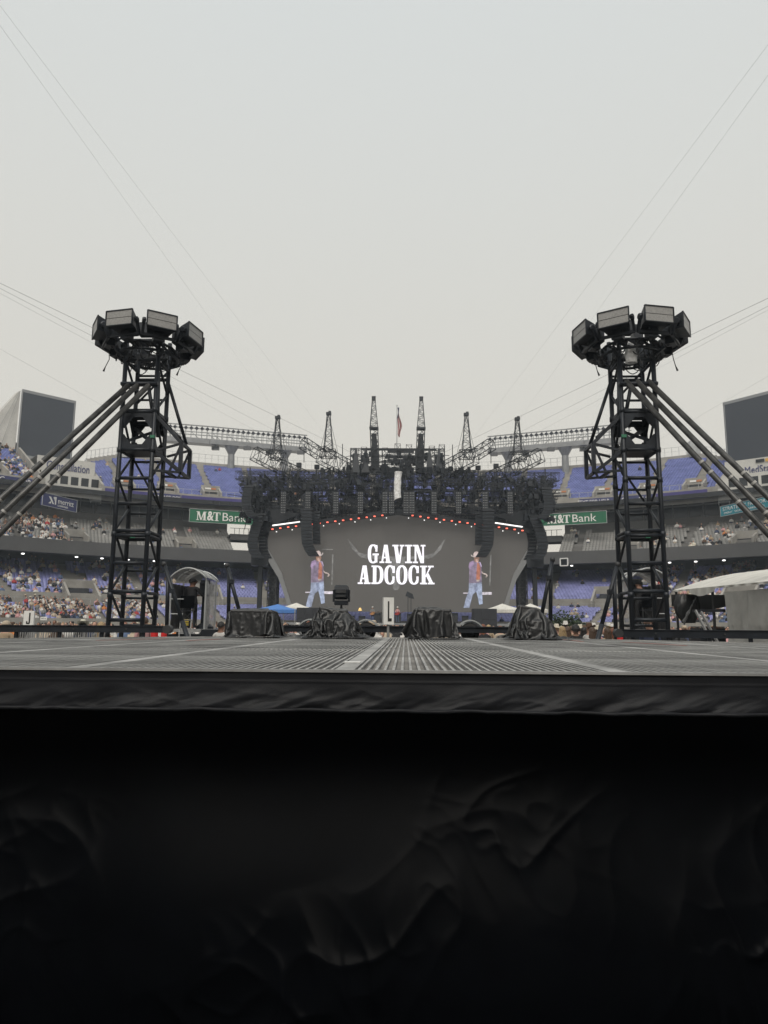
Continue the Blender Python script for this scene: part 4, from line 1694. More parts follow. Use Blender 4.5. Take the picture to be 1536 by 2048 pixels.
# pale long-horned skull behind the words
mb = MB()
SK = lambda pts: [Vector((wpt(x, y).x, wy + .012, wpt(x, y).z)) for x, y in pts]
for pts in ([(695, 1078), (697, 1079), (718, 1105), (738, 1110), (738, 1118), (722, 1115), (705, 1099)],
            [(890, 1079), (888, 1080), (868, 1106), (846, 1112), (846, 1119), (864, 1116), (882, 1099)],
            [(785, 1166), (798, 1166), (799, 1176), (795, 1180), (789, 1180), (786, 1176)],
            [(738, 1110), (768, 1113), (768, 1118), (738, 1118)], [(816, 1113), (846, 1112), (846, 1118), (816, 1118)],
            [(772, 1113), (812, 1113), (806, 1140), (800, 1166), (785, 1166), (780, 1140)]):
    mb.prism(SK(pts)[::-1], (0, -.012, 0))
tag(mb.build('skull_graphic', scr('skull', (0.16, 0.155, 0.148)), wall), kind='stuff')
FIG = [  # outlines read at 14.63 px per photo pixel from (600, 1090)
    ('stand_post', (0.19, 0.185, 0.175), [(940, 270), (980, 270), (945, 1160), (915, 1160)]),
    ('stand_top', (0.17, 0.165, 0.155), [(640, 118), (960, 118), (960, 145), (640, 145)]),
    ('stage_line', (0.62, 0.56, 0.62), [(150, 1370), (330, 1370), (330, 1400), (150, 1400)]),
    ('stage_line2', (0.72, 0.66, 0.72), [(690, 1355), (985, 1355), (985, 1432), (690, 1432)]),
    ('jeans_a', (0.30, 0.34, 0.46), [(320, 1070), (690, 1040), (705, 1250), (560, 1320), (430, 1430), (330, 1815), (165, 1815), (225, 1560), (310, 1330)]),
    ('jeans_b', (0.36, 0.42, 0.57), [(560, 1120), (700, 1130), (705, 1400), (725, 1700), (620, 1720), (580, 1500), (520, 1280)]),
    ('jeans_fold', (0.20, 0.23, 0.33), [(470, 1120), (560, 1110), (580, 1290), (490, 1380)]),
    ('shirt', (0.22, 0.17, 0.24), [(330, 500), (440, 430), (560, 470), (640, 480), (690, 600), (690, 1060), (560, 1090), (320, 1100)]),
    ('sleeve', (0.33, 0.23, 0.37), [(305, 620), (340, 480), (440, 440), (480, 560), (430, 690), (340, 690)]),
    ('forearm', (0.25, 0.19, 0.28), [(420, 700), (360, 640), (520, 500), (590, 500), (560, 580)]),
    ('chest', (0.42, 0.15, 0.09), [(560, 500), (610, 510), (655, 650), (640, 990), (530, 1000), (545, 720)]),
    ('belt', (0.45, 0.38, 0.32), [(540, 995), (630, 990), (620, 1040), (545, 1045)]),
    ('collar', (0.45, 0.36, 0.52), [(620, 470), (655, 480), (695, 600), (680, 620)]),
    ('far_arm', (0.62, 0.50, 0.45), [(690, 740), (730, 790), (830, 820), (870, 880), (830, 925), (795, 915), (835, 885), (815, 850), (730, 825), (690, 790)]),
    ('face', (0.30, 0.17, 0.12), [(470, 330), (615, 320), (620, 400), (560, 480), (490, 470), (470, 400)]),
    ('hand', (0.62, 0.40, 0.33), [(510, 400), (560, 380), (600, 420), (590, 490), (530, 480)]),
    ('hat_brim', (0.48, 0.42, 0.40), [(375, 260), (400, 270), (450, 310), (620, 290), (660, 220), (685, 235), (660, 290), (600, 330), (470, 340), (390, 310)]),
    ('hat_crown', (0.72, 0.58, 0.55), [(450, 330), (455, 230), (490, 180), (560, 168), (595, 200), (620, 295), (560, 325)]),
]
for k, (ox, oy) in enumerate(((0, 0), (316, 1.6))):
    for i, (nm, c, pts) in enumerate(FIG):
        mb = MB()
        q = [wpt(600 + x / 14.63 + ox, 1090 + y / 14.63 + oy) for x, y in pts]
        mb.prism([Vector((p.x, wy + .015, p.z)) for p in q][::-1], (0, -.02 - .006 * i, 0))
        mb.build('figure_graphic', scr(nm, c), wall)

# stage floor and side towers
mb = MB()
f0, f1 = Sp(530, 1200), Sp(1060, 1200)
mb.box(((f0.x + f1.x) / 2, YS - 2.5, 1.0), (f1.x - f0.x, 9, 2.0))
mb.build('stage_floor', TRAY, stg)
mb = MB()
mb.box(((f0.x + f1.x) / 2, YS - 7.03, 1.85), (f1.x - f0.x, .06, .25))
mb.build('stage_lip', FRAMEG, stg)


def side(s, q):
    for x0, x1 in ((537, 556),):
        a, b = q(x0, 1118, 2), q(x1, 1118, 2)
        mb = MB()
        mb.box(((a.x + b.x) / 2, YS + 3.4, a.z / 2), (abs(b.x - a.x), .2, a.z))
        mb.build('side_drape', TRUSS, stg)
        mb = MB()
        mb.truss(((a.x + b.x) / 2, YS + 2, .0), ((a.x + b.x) / 2, YS + 2, a.z + 2), 1.0, 1.0, 1.1, .1, .06)
        tag(mb.build('side_tower', DKGREY, stg), kind='stuff')
    a, b = q(505, 1112, 1), q(538, 1132, 1)
    mb = MB()
    mb.box(((a.x + b.x) / 2, YS + 1, (a.z + b.z) / 2), (abs(b.x - a.x), 1.5, abs(a.z - b.z)))
    mb.bar(((a.x + b.x) / 2, YS + 1, 0), ((a.x + b.x) / 2, YS + 1, b.z), .5)
    mb.build('side_box', TRUSS, stg)


both(side)

# ---- roof rig: trusses in layers, hoists and fixtures
rig_n = random.Random(5)
layers = [  # (px left, px right, y at left, y at middle, depth, height)
    (472, 1118, 951, 951, 2, 1.0), (478, 1112, 962, 962, 6, 1.0), (486, 1104, 973, 975, 0, .9), (492, 1098, 988, 985, 4, .9),
    (500, 1090, 1000, 997, 8, .9), (508, 1082, 1013, 1008, 1, .9), (516, 1074, 1030, 1015, 6, .9), (524, 1066, 1042, 1022, 3, .9), (480, 1110, 955, 957, 10, 1.0), (500, 1090, 1022, 1012, 9, .9)]
for (xa, xb, yl, ym, dy, h) in layers:
    for a, b in ((Sp(xa, yl, dy), Sp(795, ym, dy)), (Sp(795, ym, dy), Sp(xb, yl + 3, dy))):
        mb = MB()
        mb.truss(a, b, .8, h, 1.0, .07, .04)
        mb.build('truss', TRUSS, stg)
for k in range(19):          # trusses running back over the stage
    x = 484 + k * 34.3 + rig_n.uniform(-6, 6)
    y = rig_n.choice((953, 965, 978, 990))
    a, b = Sp(x, y, -2), Sp(x, y, 0)
    mb = MB()
    mb.truss(a, Vector((a.x, YS + 12, a.z)), .7, .8, 1.0, .07, .04)
    mb.build('truss', TRUSS, stg)
for k in range(30):          # upright ladders of steel between the layers
    x = 500 + k * 20.2 + rig_n.uniform(-5, 5)
    dy = rig_n.uniform(-1, 8)
    y0_, y1_ = rig_n.uniform(946, 968), rig_n.uniform(1000, 1030)
    mb = MB()
    mb.truss(Sp(x, y1_, dy), Vector((Sp(x, y1_, dy).x, YS + dy, Sp(x, y0_, dy).z)), .5, .5, .7, .05, .03)
    mb.build('truss', TRUSS, stg)
for k in range(60):          # short pipes holding shelves of lamps
    x = rig_n.uniform(495, 1085)
    y = rig_n.uniform(962, 1024)
    dy = rig_n.uniform(-2, 8)
    L = rig_n.uniform(1.5, 4)
    a = Sp(x, y, dy)
    mb = MB()
    mb.truss(a, a + Vector((L, 0, 0)), .35, .4, .5, .045, .028)
    mb.build('truss', TRUSS, stg)
mb = MB()
for k in range(600):         # lamp heads and boxes, too many and too small to tell apart
    x = rig_n.gauss(0, 1)
    x = rig_n.uniform(482, 1108)
    edge = abs(x - 795) / 310
    y = rig_n.uniform(948 + 10 * edge ** 3, 1020 + 22 * edge)
    dy = rig_n.uniform(-2, 9)
    p = Sp(x, y, dy)
    s_ = rig_n.uniform(.2, .5)
    mb.box(p, (s_, s_ * .8, s_ * rig_n.uniform(.8, 1.6)), Matrix.Rotation(rig_n.uniform(0, 3), 3, 'Z') @ Matrix.Rotation(rig_n.uniform(-.5, .5), 3, 'X'))
    mb.bar(p, p + Vector((0, 0, rig_n.uniform(.4, 1.2))), .07)
for k in range(190):
    if k % 2:
        p = Sp(rig_n.uniform(640, 950), rig_n.uniform(936, 952), rig_n.uniform(0, 8))
    else:
        p = Sp(rig_n.uniform(704, 886), rig_n.uniform(906, 948), rig_n.uniform(0, 8))
    s_ = rig_n.uniform(.2, .55)
    mb.box(p, (s_, s_ * .8, s_ * rig_n.uniform(.8, 2.0)), Matrix.Rotation(rig_n.uniform(0, 3), 3, 'Z'))
    mb.bar(p - Vector((rig_n.uniform(.3, 1.2), 0, 0)), p + Vector((rig_n.uniform(.3, 1.2), 0, rig_n.uniform(-.4, .4))), .06)
tag(mb.build('hung_fixtures', TRUSS, stg), kind='stuff')
mb = MB()
for k in range(90):
    x = rig_n.uniform(490, 1100)
    p = Sp(x, rig_n.uniform(940, 960), rig_n.uniform(-1, 9))
    mb.bar(p, p - Vector((0, 0, rig_n.uniform(1, 5))), .03)
tag(mb.build('hoist_chain', TRUSS, stg), kind='stuff')
for x in (567, 616, 672, 721, 770, 783, 812, 824, 868, 917, 970, 1020):   # ladders of small white lamps
    a = Sp(x, 984, -2.6)
    mb = MB()
    mb.box(a - Vector((0, -.15, 1.3)), (.66, .2, 2.7))
    ld = mb.build('lamp_ladder', TRUSS, stg)
    mb = MB()
    for r_ in range(9):
        for c in range(3):
            mb.box(a + Vector((-.2 + c * .2, 0.02, -.12 - r_ * .29)), (.09, .06, .10))
    tag(mb.build('lamp_cell', FRAMEG, ld), kind='stuff')
# upper middle frame
for y, dy in ((905, 2), (930, 2), (905, 6), (930, 6)):
    mb = MB()
    mb.truss(Sp(702, y, dy), Sp(888, y + 1, dy), .8, .9, 1.0, .06, .035)
    mb.build('truss', TRUSS, stg)
for x in (706, 728, 748, 770, 795, 818, 842, 864, 884):
    a, b = Sp(x, 948, 4), Sp(x, 902, 4)
    mb = MB()
    mb.truss(a, Vector((a.x, a.y, b.z + rig_n.uniform(0, .9))), .7, .7, .8, .06, .035)
    mb.build('truss', TRUSS, stg)
mb = MB()
for y in (903, 914, 921, 938):
    mb.bar(Sp(775, y, 9), Sp(828, y, 9), .35, .35)
mb.bar(Sp(725, 899, 9), Sp(872, 900, 9), .3, .2)
mb.build('upper_slats', TRUSS, stg)


def taper(mb, b, a, w1, w0, n, r0=.075, r1=.042):
    for sx in (-1, 1):
        for sy in (-1, 1):
            mb.bar(b + Vector((sx * w1 / 2, sy * w1 / 2, 0)), a + Vector((sx * w0 / 2, sy * w0 / 2, 0)), r0)
    for i in range(n):
        f0, f1 = i / n, (i + 1) / n
        for (sx, sy), (tx, ty) in (((-1, -1), (1, -1)), ((1, -1), (1, 1)), ((1, 1), (-1, 1)), ((-1, 1), (-1, -1))):
            if i % 2:
                sx, sy, tx, ty = tx, ty, sx, sy
            l0, l1 = w1 + (w0 - w1) * f0, w1 + (w0 - w1) * f1
            p0, p1 = b + (a - b) * f0, b + (a - b) * f1
            mb.bar(p0 + Vector((sx * l0 / 2, sy * l0 / 2, 0)), p1 + Vector((tx * l1 / 2, ty * l1 / 2, 0)), r1)
            mb.bar(p1 + Vector((sx * l1 / 2, sy * l1 / 2, 0)), p1 + Vector((tx * l1 / 2, ty * l1 / 2, 0)), r1)


def masts(s, q):
    # raking booms
    for pts, h0, h1 in ((((507, 906), (556, 931), (612, 956)), 1.5, 1.5), (((606, 886), (640, 908), (708, 944)), 1.2, 2.0)):
        mb = MB()
        ps = [q(*pts[0], -3), q(*pts[1], -1), q(*pts[2], 3)]
        mb.truss(ps[0], ps[1], 1.0, h0, .9, .075, .045)
        mb.truss(ps[1], ps[2], 1.0, h1, .9, .075, .045)
        mb.build('boom', TRUSS, stg)
    # tapered masts with stays
    for (x, yt, yb, wb, dy) in ((555.5, 837, 906, 1.0, -1), (657.5, 829, 903, 1.05, 0)):
        a, b = q(x, yt, dy), q(x - 1, yb, dy)
        mb = MB()
        w0, w1 = .38, wb
        for sx in (-1, 1):
            for sy in (-1, 1):
                mb.bar(b + Vector((sx * w1 / 2, sy * w1 / 2, 0)), a + Vector((sx * w0 / 2, sy * w0 / 2, 0)), .075)
        n = 7
        for i in range(n):
            f0, f1 = i / n, (i + 1) / n
            for (sx, sy), (tx, ty) in (((-1, -1), (1, -1)), ((1, -1), (1, 1)), ((1, 1), (-1, 1)), ((-1, 1), (-1, -1))):
                if i % 2:
                    sx, sy, tx, ty = tx, ty, sx, sy
                l0, l1 = w1 + (w0 - w1) * f0, w1 + (w0 - w1) * f1
                p0, p1 = b + (a - b) * f0, b + (a - b) * f1
                mb.bar(p0 + Vector((sx * l0 / 2, sy * l0 / 2, 0)), p1 + Vector((tx * l1 / 2, ty * l1 / 2, 0)), .042)
                mb.bar(p1 + Vector((sx * l1 / 2, sy * l1 / 2, 0)), p1 + Vector((tx * l1 / 2, ty * l1 / 2, 0)), .036)
        m_ = mb.build('mast', TRUSS, stg)
        mb = MB()
        mb.box(a + Vector((0, 0, .1)), (.62, .5, .32))
        mb.box(a + Vector((.12, 0, .32)), (.3, .4, .18))
        mb.build('mast_head', TRUSS, m_)
        mb = MB()
        mb.truss(b + Vector((-.95, 0, -.3)), b + Vector((.95, 0, -.3)), 1.4, .9, .6, .07, .05)
        mb.build('mast_foot', TRUSS, m_)
        mb = MB()
        for ex, ey in ((x - 22, yb + 20), (x - 14, yb + 12), (x + 24, yb + 26), (x + 14, yb + 22)):
            mb.tube(a, q(ex, ey, dy + 1), .022, n=4)
        tag(mb.build('stay_wire', TRUSS, m_), kind='stuff')
    # the tall middle mast
    a, b = q(747.5, 797, 2), q(748, 857, 2)
    mb = MB()
    taper(mb, b, a, 1.0, .36, 8)
    m_ = mb.build('mast', TRUSS, stg)
    mb = MB()
    mb.box(a, (.5, .45, .5))
    mb.build('mast_head', TRUSS, m_)
    c = q(751, 944, 2)
    mb = MB()
    mb.truss(c, b, .95, .95, .8, .10, .06)
    mb.build('mast_foot', TRUSS, m_)
    mb = MB()
    mb.hexa([c + Vector(o) for o in ((-.5, .1, 0), (.5, .1, 0), (.5, .5, 0), (-.5, .5, 0))] + [b + Vector(o) for o in ((-.3, .1, -.6), (.3, .1, -.6), (.3, .5, -.6), (-.3, .5, -.6))])
    mb.build('mast_sleeve', TRUSS, m_)
    mb = MB()
    mb.box(b + Vector((0, 0, .0)), (1.15, 1.0, .22))
    mb.build('mast_collar', TRUSS, m_)
    for x, yt in ((712, 897), (731, 899)):
        p, r_ = q(x, 946, 1), q(x, yt, 1)
        mb = MB()
        mb.hexa([p + Vector((-.5, -.4, 0)), p + Vector((.5, -.4, 0)), p + Vector((.5, .4, 0)), p + Vector((-.5, .4, 0)),
                 r_ + Vector((-.12, -.1, 0)), r_ + Vector((.12, -.1, 0)), r_ + Vector((.12, .1, 0)), r_ + Vector((-.12, .1, 0))])
        mb.build('motor_stack', TRUSS, stg)
    for x, yt, yb in ((685, 888, 930), (608, 897, 925)):
        mb = MB()
        mb.tube(q(x, yb, 1), q(x, yt, 1), .05, n=5)
        mb.build('whip_pole', TRUSS, stg)
    for x, y in ((598, 930), (634, 934)):
        p = q(x, y, 0)
        mb = MB()
        mb.box(p, (.6, .5, .5))
        mb.bar(p, p - Vector((0, 0, 1.6)), .12)
        mb.build('beacon', TRUSS, stg)


both(masts)
# extra tangle at the two wings, which hang below the top layer
def wings(s, q):
    mb = MB()
    for k in range(70):
        x = rig_n.uniform(486, 540)
        y = rig_n.uniform(965, 1042)
        p = q(x, y, rig_n.uniform(-2, 5))
        d = Vector((rig_n.uniform(-1, 1), rig_n.uniform(-1, 1), rig_n.uniform(-.6, .6))).normalized() * rig_n.uniform(.8, 2.6)
        mb.bar(p, p + d, .07)
        if k % 2:
            mb.box(p, (.5, .5, .6), Matrix.Rotation(rig_n.uniform(0, 3), 3, 'Z'))
    tag(mb.build('wing_steel', TRUSS, stg), kind='stuff')
    mb = MB()
    mb.hexa([q(520, 1050, 0), q(545, 1050, 0), q(545, 1050, 2), q(520, 1050, 2), q(512, 1012, 0), q(600, 1028, 0), q(600, 1028, 2), q(512, 1012, 2)])
    mb.build('wing_panel', TRUSS, stg)


both(wings)


# ---- hung loudspeaker arrays
def line_array(q, pts, wd, label, n):
    """pts: pixel polyline of the face's middle from top to bottom"""
    ps = [q(*p) for p in pts]
    top = ps[0]
    t = thing('line_array', label, 'loudspeakers', (top.x, top.y, top.z), 'hung loudspeaker columns')
    L = [0]
    for a, b in zip(ps[:-1], ps[1:]):
        L.append(L[-1] + (b - a).length)

    def at(d):
        for i in range(len(ps) - 1):
            if d <= L[i + 1] + 1e-6:
                return ps[i] + (ps[i + 1] - ps[i]) * ((d - L[i]) / (L[i + 1] - L[i]))
        return ps[-1]
    for k in range(n):
        a, b = at(L[-1] * k / n), at(L[-1] * (k + .92) / n)
        d = (b - a)
        dn = d.normalized()
        mb = MB()
        back = Vector((0, 1.0, -0.0))
        x = Vector((wd / 2, 0, 0))
        mb.hexa([a - x, a + x, a + x * .8 + back, a - x * .8 + back, b - x, b + x, b + x * .8 + back * .9, b - x * .8 + back * .9])
        cb = mb.build('cabinet', TRUSS, t)
        mb = MB()
        m0, m1 = a + d * .2, a + d * .8
        mb.prism([m0 - x * .85 - Vector((0, .03, 0)), m0 + x * .85 - Vector((0, .03, 0)), m1 + x * .85 - Vector((0, .03, 0)), m1 - x * .85 - Vector((0, .03, 0))], (0, .025, 0))
        mb.build('grille', BLACK, cb)
    mb = MB()
    mb.box(top + Vector((0, .5, .2)), (wd * 1.1, 1.1, .25))
    mb.bar(top + Vector((0, .5, .3)), top + Vector((0, .5, 2.6)), .12)
    mb.build('rigging_frame', TRUSS, t)


QL = lambda x, y: Sp(x, y, -3)
QR = lambda x, y: Sp(*mir(x, y), -3)
for q, w0 in ((QL, 'left'), (QR, 'right')):
    line_array(q, [(613, 1022), (613, 1070), (615, 1088), (621, 1102), (628, 1112)], 1.3, 'curved loudspeaker column hung in front of the video wall, %s one' % w0, 14)
    line_array(lambda x, y: q(x, y) + Vector((0, 2, 0)), [(628, 1022), (629, 1084)], .9, 'straight loudspeaker column just behind the curved one on the %s' % w0, 9)
    line_array(q, [(497, 976), (492, 1000), (494, 1018), (505, 1034)], 1.1, 'upper curved loudspeaker column at the outer %s edge of the stage' % w0, 10)
    line_array(lambda x, y: q(x, y) + Vector((0, 1.5, 0)), [(516, 1028), (503, 1060), (499, 1085), (503, 1103), (512, 1114)], 1.25, 'lower long loudspeaker column at the outer %s edge of the stage' % w0, 12)
    line_array(lambda x, y: q(x, y) + Vector((0, 3.5, 0)), [(524, 1034), (514, 1070), (515, 1095), (524, 1112)], 1.1, 'inner loudspeaker column beside the grey portal on the %s' % w0, 12)

# foil-wrapped tube hanging before the roof
p0, p1 = P(797, 944, 60), P(795.5, 998, 60)
mb = MB()


def tubef(u, v):
    a = 2 * math.pi * u
    r_ = .30 * (1 + .10 * fbm((math.cos(a) * 2, math.sin(a) * 2, v * 6), 3)) * (1 + .12 * (v < .06))
    c = p0 + (p1 - p0) * v + Vector((-.06 * math.sin(v * 3), 0, 0))
    return c + Vector((math.cos(a) * r_, math.sin(a) * r_, (.12 * math.cos(a) if v > .9 else 0)))


mb.grid(tubef, 28, 30)
wt = thing('wrapped_tube', 'long tube wrapped in crumpled pale plastic hanging before the roof rig', 'wrapped tube', p1)
mb.build('wrap', FOIL, wt, smooth=True)
mb = MB()
mb.lathe(p1 - Vector((0, 0, .1)), [(.001, .3), (.25, .3), (.25, -.02), (.2, -.1), (.001, -.12)], 16)
mb.build('end_cap', BLACK, wt)
mb = MB()
mb.tube(p0, p0 + Vector((0, 25, 7)), .02, n=5)
mb.build('hanging_line', TRUSS, wt)

# flag on its pole behind the rig
fb, ft = P(793.5, 948, 104), P(793, 811, 104)
fl = thing('flag_pole', 'national flag with red and white stripes hanging limp on a tall pole', 'flag', (fb.x, fb.y, 22))
mb = MB()
mb.tube((fb.x, fb.y, 22), (fb.x, fb.y, ft.z), .09, .05, 8)
mb.lathe((fb.x, fb.y, ft.z), [(.001, -.1), (.12, 0), (.001, .15)], 8)
mb.build('pole', GALV, fl)
FW = mat('flag_white', (0.6, 0.58, 0.56), .8)
FR = mat('flag_red', (0.33, 0.03, 0.04), .8)
FB = mat('flag_blue', (0.03, 0.035, 0.10), .8)
ftop = P(793, 815, 104).z
fbot = P(793, 876, 104).z
mb = MB()
nu, nv = 26, 40
rngf = lambda u, v: (fb.x + .05 + (u * (.25 + .75 * min(1, v * 1.6)) * .95 + .12 * math.sin(v * 9 + u * 3)) * (1 - .25 * v) - .25 * v * u, fb.y + .35 * math.sin(u * 9 + v * 2) * u, ftop + (fbot - ftop) * (v * .86 + .14 * u * (v ** .3)))
mb.grid(rngf, nu, nv)
mb.m = []
for j in range(nv):
    for i in range(nu):
        u, v = i / nu, j / nv
        k = v * .62 + u * .55
        mb.m.append(2 if (v < .36 and u < .55) or v < .12 else (1 if int(k * 12) % 2 == 0 else 0))
mb.build('flag_cloth', [FW, FR, FB], fl, smooth=True)

# ================================================================== CABLES OVERHEAD
def cable(pa, pb, Ya, Yb, r_, label):
    a, b = P(*pa, Ya), P(*pb, Yb)
    mb = MB()
    pts = []
    b = a + (b - a) * ((a.y + 30) / (a.y - b.y))
    for u in np.linspace(0, 1, 25):
        p = a + (b - a) * u
        pts.append(p)
    mb.path(pts, r_, 5)
    tag(mb.build('wire_rope', DKGREY, origin=a), label, 'cable', 'wire ropes overhead')


cable((562, 836), (-60, -33), 85, 24, .0042, 'thin wire rope rising steeply to the upper left, lower of the two')
cable((645, 862), (-60, -68), 86, 24, .0042, 'thin wire rope rising steeply to the upper left, upper of the two')
cable((1036, 842), (1600, 62), 85, 26, .0042, 'thin wire rope rising steeply to the upper right, lower of the two')
cable((950, 872), (1600, 4), 86, 26, .0042, 'thin wire rope rising steeply to the upper right, upper of the two')
cable((703, 905), (-40, 547), 86, 40, .011, 'thin wire rope running behind the left tower, highest of three')
cable((552, 862), (-40, 556), 84, 40, .009, 'thin wire rope running behind the left tower, middle of three')
cable((520, 866), (-40, 565), 84, 42, .006, 'faint wire rope running behind the left tower, lowest of three')
cable((330, 880), (-40, 676), 110, 60, .007, 'faint wire rope crossing above the left video board')
cable((888, 905), (1600, 566), 86, 40, .011, 'thin wire rope running behind the right tower, highest of three')
cable((1040, 864), (1600, 580), 84, 40, .009, 'thin wire rope running behind the right tower, middle of three')
cable((1080, 862), (1600, 586), 84, 42, .006, 'faint wire rope running behind the right tower, lowest of three')
cable((1300, 890), (1600, 715), 110, 70, .007, 'faint wire rope crossing above the right video board')

# ================================================================== THINGS AROUND THE PLATFORM
def letter_sign(pxl, pxr, pyt, pyb, Y, ch, label, standz=0.0):
    a, b = P(pxl, pyb, Y), P(pxr, pyb, Y)
    zt = P(pxl, pyt, Y).z
    wd, ht = b.x - a.x, zt - a.z
    c = Vector(((a.x + b.x) / 2, Y, standz))
    t = thing('letter_sign', label, 'sign', c, 'tall white letter signs')
    mb = MB()
    yaw = Matrix.Rotation(R(14), 3, 'Z')
    cc = Vector((c.x, Y, a.z + ht / 2))
    mb.box(cc, (wd * .93, wd * .5, ht), yaw)
    mb.build('box', WHITE, t)
    x, n_ = yaw @ Vector((1, 0, 0)), yaw @ Vector((0, -1, 0))
    o = cc + n_ * (wd * .25 + .002)
    mb = MB()
    u = Vector((0, 0, 1))
    k = wd * .93
    if ch == 'L':
        polys = [[(-.10, -.38), (.04, -.38), (.04, .36), (-.10, .36)], [(.04, -.38), (.28, -.38), (.28, -.27), (.04, -.27)]]
    else:
        polys = [[(.02, -.30), (.16, -.30), (.16, .36), (.02, .36)], [(-.22, -.40), (.10, -.40), (.16, -.30), (-.22, -.30)], [(-.22, -.30), (-.10, -.30), (-.10, -.2), (-.22, -.2)]]
    for pl in polys:
        mb.prism([o + x * (px_ * k) + u * (py_ * ht) for px_, py_ in pl], n_ * .004)
    mb.build('letter', mat('letter_black', (0.02, 0.018, 0.017), .6), t)
    mb = MB()
    mb.tube((c.x, Y, standz), (c.x, Y, a.z), .022, n=8)
    mb.lathe((c.x, Y, standz), [(.16, 0), (.16, .015), (.03, .04)], 12)
    mb.build('stand', ALU, t)
    return t


letter_sign(765, 787.5, 1195, 1249, 11.9, 'L', 'tall white sign with a black L in the middle of the scene')
letter_sign(47.5, 67.5, 1221.5, 1251, 19.0, 'J', 'white sign with a black J beside the left outrigger beam')
t = thing('section_sign', 'small white placard on a pole right of the J sign', 'sign', P(87, 1238, 21) * 1)
t.location.z = 0
ORG[t.name] = t.location.copy()
c = P(87.5, 1237, 21)
mb = MB()
mb.box(c, (.19, .015, .10))
mb.build('panel', WHITE, t)
mb = MB()
mb.tube((c.x, c.y + .02, 0), (c.x, c.y + .02, c.z - .03), .012, n=6)
mb.build('pole', ALU, t)
put_text('PIT A', .06, c + Vector((0, -.012, -.005)), (1, 0, 0), mat('letter_black', (0.02, 0.018, 0.017), .6), t, extrude=.001)

# moving head light above the second tarp
ml = P(683, 1222, 11.9)
t = thing('moving_head_light', 'black moving head stage light standing on a tripod above the second tarp', 'stage light', (ml.x, ml.y, 0))
c = P(683, 1187, 11.9)
mb = MB()
w_ = .115


def mh(z, k, d):
    return [(c.x - w_ * k, c.y - d, z), (c.x + w_ * k, c.y - d, z), (c.x + w_ * k, c.y + d, z), (c.x - w_ * k, c.y + d, z)]


zs = [(-.10, .80, .08), (-.07, .95, .10), (.06, 1.0, .11), (.115, .95, .10), (.135, .8, .08)]
for (za, ka, da), (zb, kb, db) in zip(zs[:-1], zs[1:]):
    mb.hexa(mh(c.z + za, ka, da) + mh(c.z + zb, kb, db))
mb.build('head', BLACK, t)
mb = MB()
mb.box(c + Vector((0, -.115, .03)), (.17, .01, .05))
mb.box(c + Vector((0, -.115, -.045)), (.15, .012, .035))
mb.build('vent', DKGREY, t)
for s in (-1, 1):
    mb = MB()
    mb.box(c + Vector((s * (w_ + .012), 0, -.04)), (.03, .09, .20))
    mb.build('yoke_arm', BLACK, t)
mb = MB()
mb.box(c + Vector((0, 0, -.155)), (.22, .19, .075))
mb.build('base', BLACK, t)
for k in range(3):
    mb = MB()
    a = R(30 + 120 * k)
    mb.tube((c.x, c.y, c.z - .18), (c.x + math.cos(a) * .35, c.y + math.sin(a) * .35, 0), .014, n=6)
    mb.tube((c.x + math.cos(a) * .06, c.y + math.sin(a) * .06, c.z - .3), (c.x, c.y, c.z - .42), .01, n=5)
    mb.build('tripod_leg', DKGREY, t)

# white hat hung on a black trestle
def hat_mesh(c, sc_=1.0, name='cowboy_hat', m_=None, parent=None, yaw=0.0, tilt=0.0):
    mb = MB()
    rot = Matrix.Rotation(yaw, 3, 'Z') @ Matrix.Rotation(tilt, 3, 'X')

    def f(u, v):
        a = 2 * math.pi * u
        prof = [(0.0, .125), (.05, .13), (.078, .118), (.088, .06), (.095, .0), (.125, -.005), (.165, .0), (.19, .01)]
        k = v * (len(prof) - 1)
        i = min(int(k), len(prof) - 2)
        fr_ = k - i
        r_ = prof[i][0] * (1 - fr_) + prof[i + 1][0] * fr_
        z = prof[i][1] * (1 - fr_) + prof[i + 1][1] * fr_
        ca, sa = math.cos(a), math.sin(a)
        if r_ > .1:
            z += .055 * ((r_ - .1) / .09) ** 1.5 * abs(ca) ** 2.5 - .02 * ((r_ - .1) / .09) * abs(sa)
        if r_ < .08:
            z -= .022 * math.exp(-(ca * r_ / .02) ** 2)
        return Vector(c) + rot @ Vector((ca * r_ * .95, sa * r_ * 1.12, z)) * sc_
    mb.grid(f, 24, 21)
    return mb.build(name, m_ or CANVAS, parent, smooth=True, origin=c)


hc = P(165.5, 1248, 19.5)
tag(hat_mesh(hc, .95, 'cowboy_hat', mat('cream_felt', (0.62, 0.6, 0.5), .85, bump=.3, bscale=30), None, .3, -.5), 'cream cowboy hat hung on a black trestle beyond the left beam', 'hat')
t = thing('trestle', 'black A-frame trestle under the cream cowboy hat', 'trestle', (hc.x, hc.y, 0))
for s in (-1, 1):
    for y in (-.1, .1):
        mb = MB()
        mb.bar((hc.x + s * .22, hc.y + y * 2, 0), (hc.x + s * .06, hc.y + y * .6, hc.z - .02), .035)
        mb.build('leg', BLACK, t)
mb = MB()
mb.bar((hc.x - .1, hc.y, hc.z - .02), (hc.x + .1, hc.y, hc.z - .02), .05)
mb.bar((hc.x - .13, hc.y - .1, hc.z - .62), (hc.x + .13, hc.y - .1, hc.z - .62), .03)
mb.build('crossbar', BLACK, t)

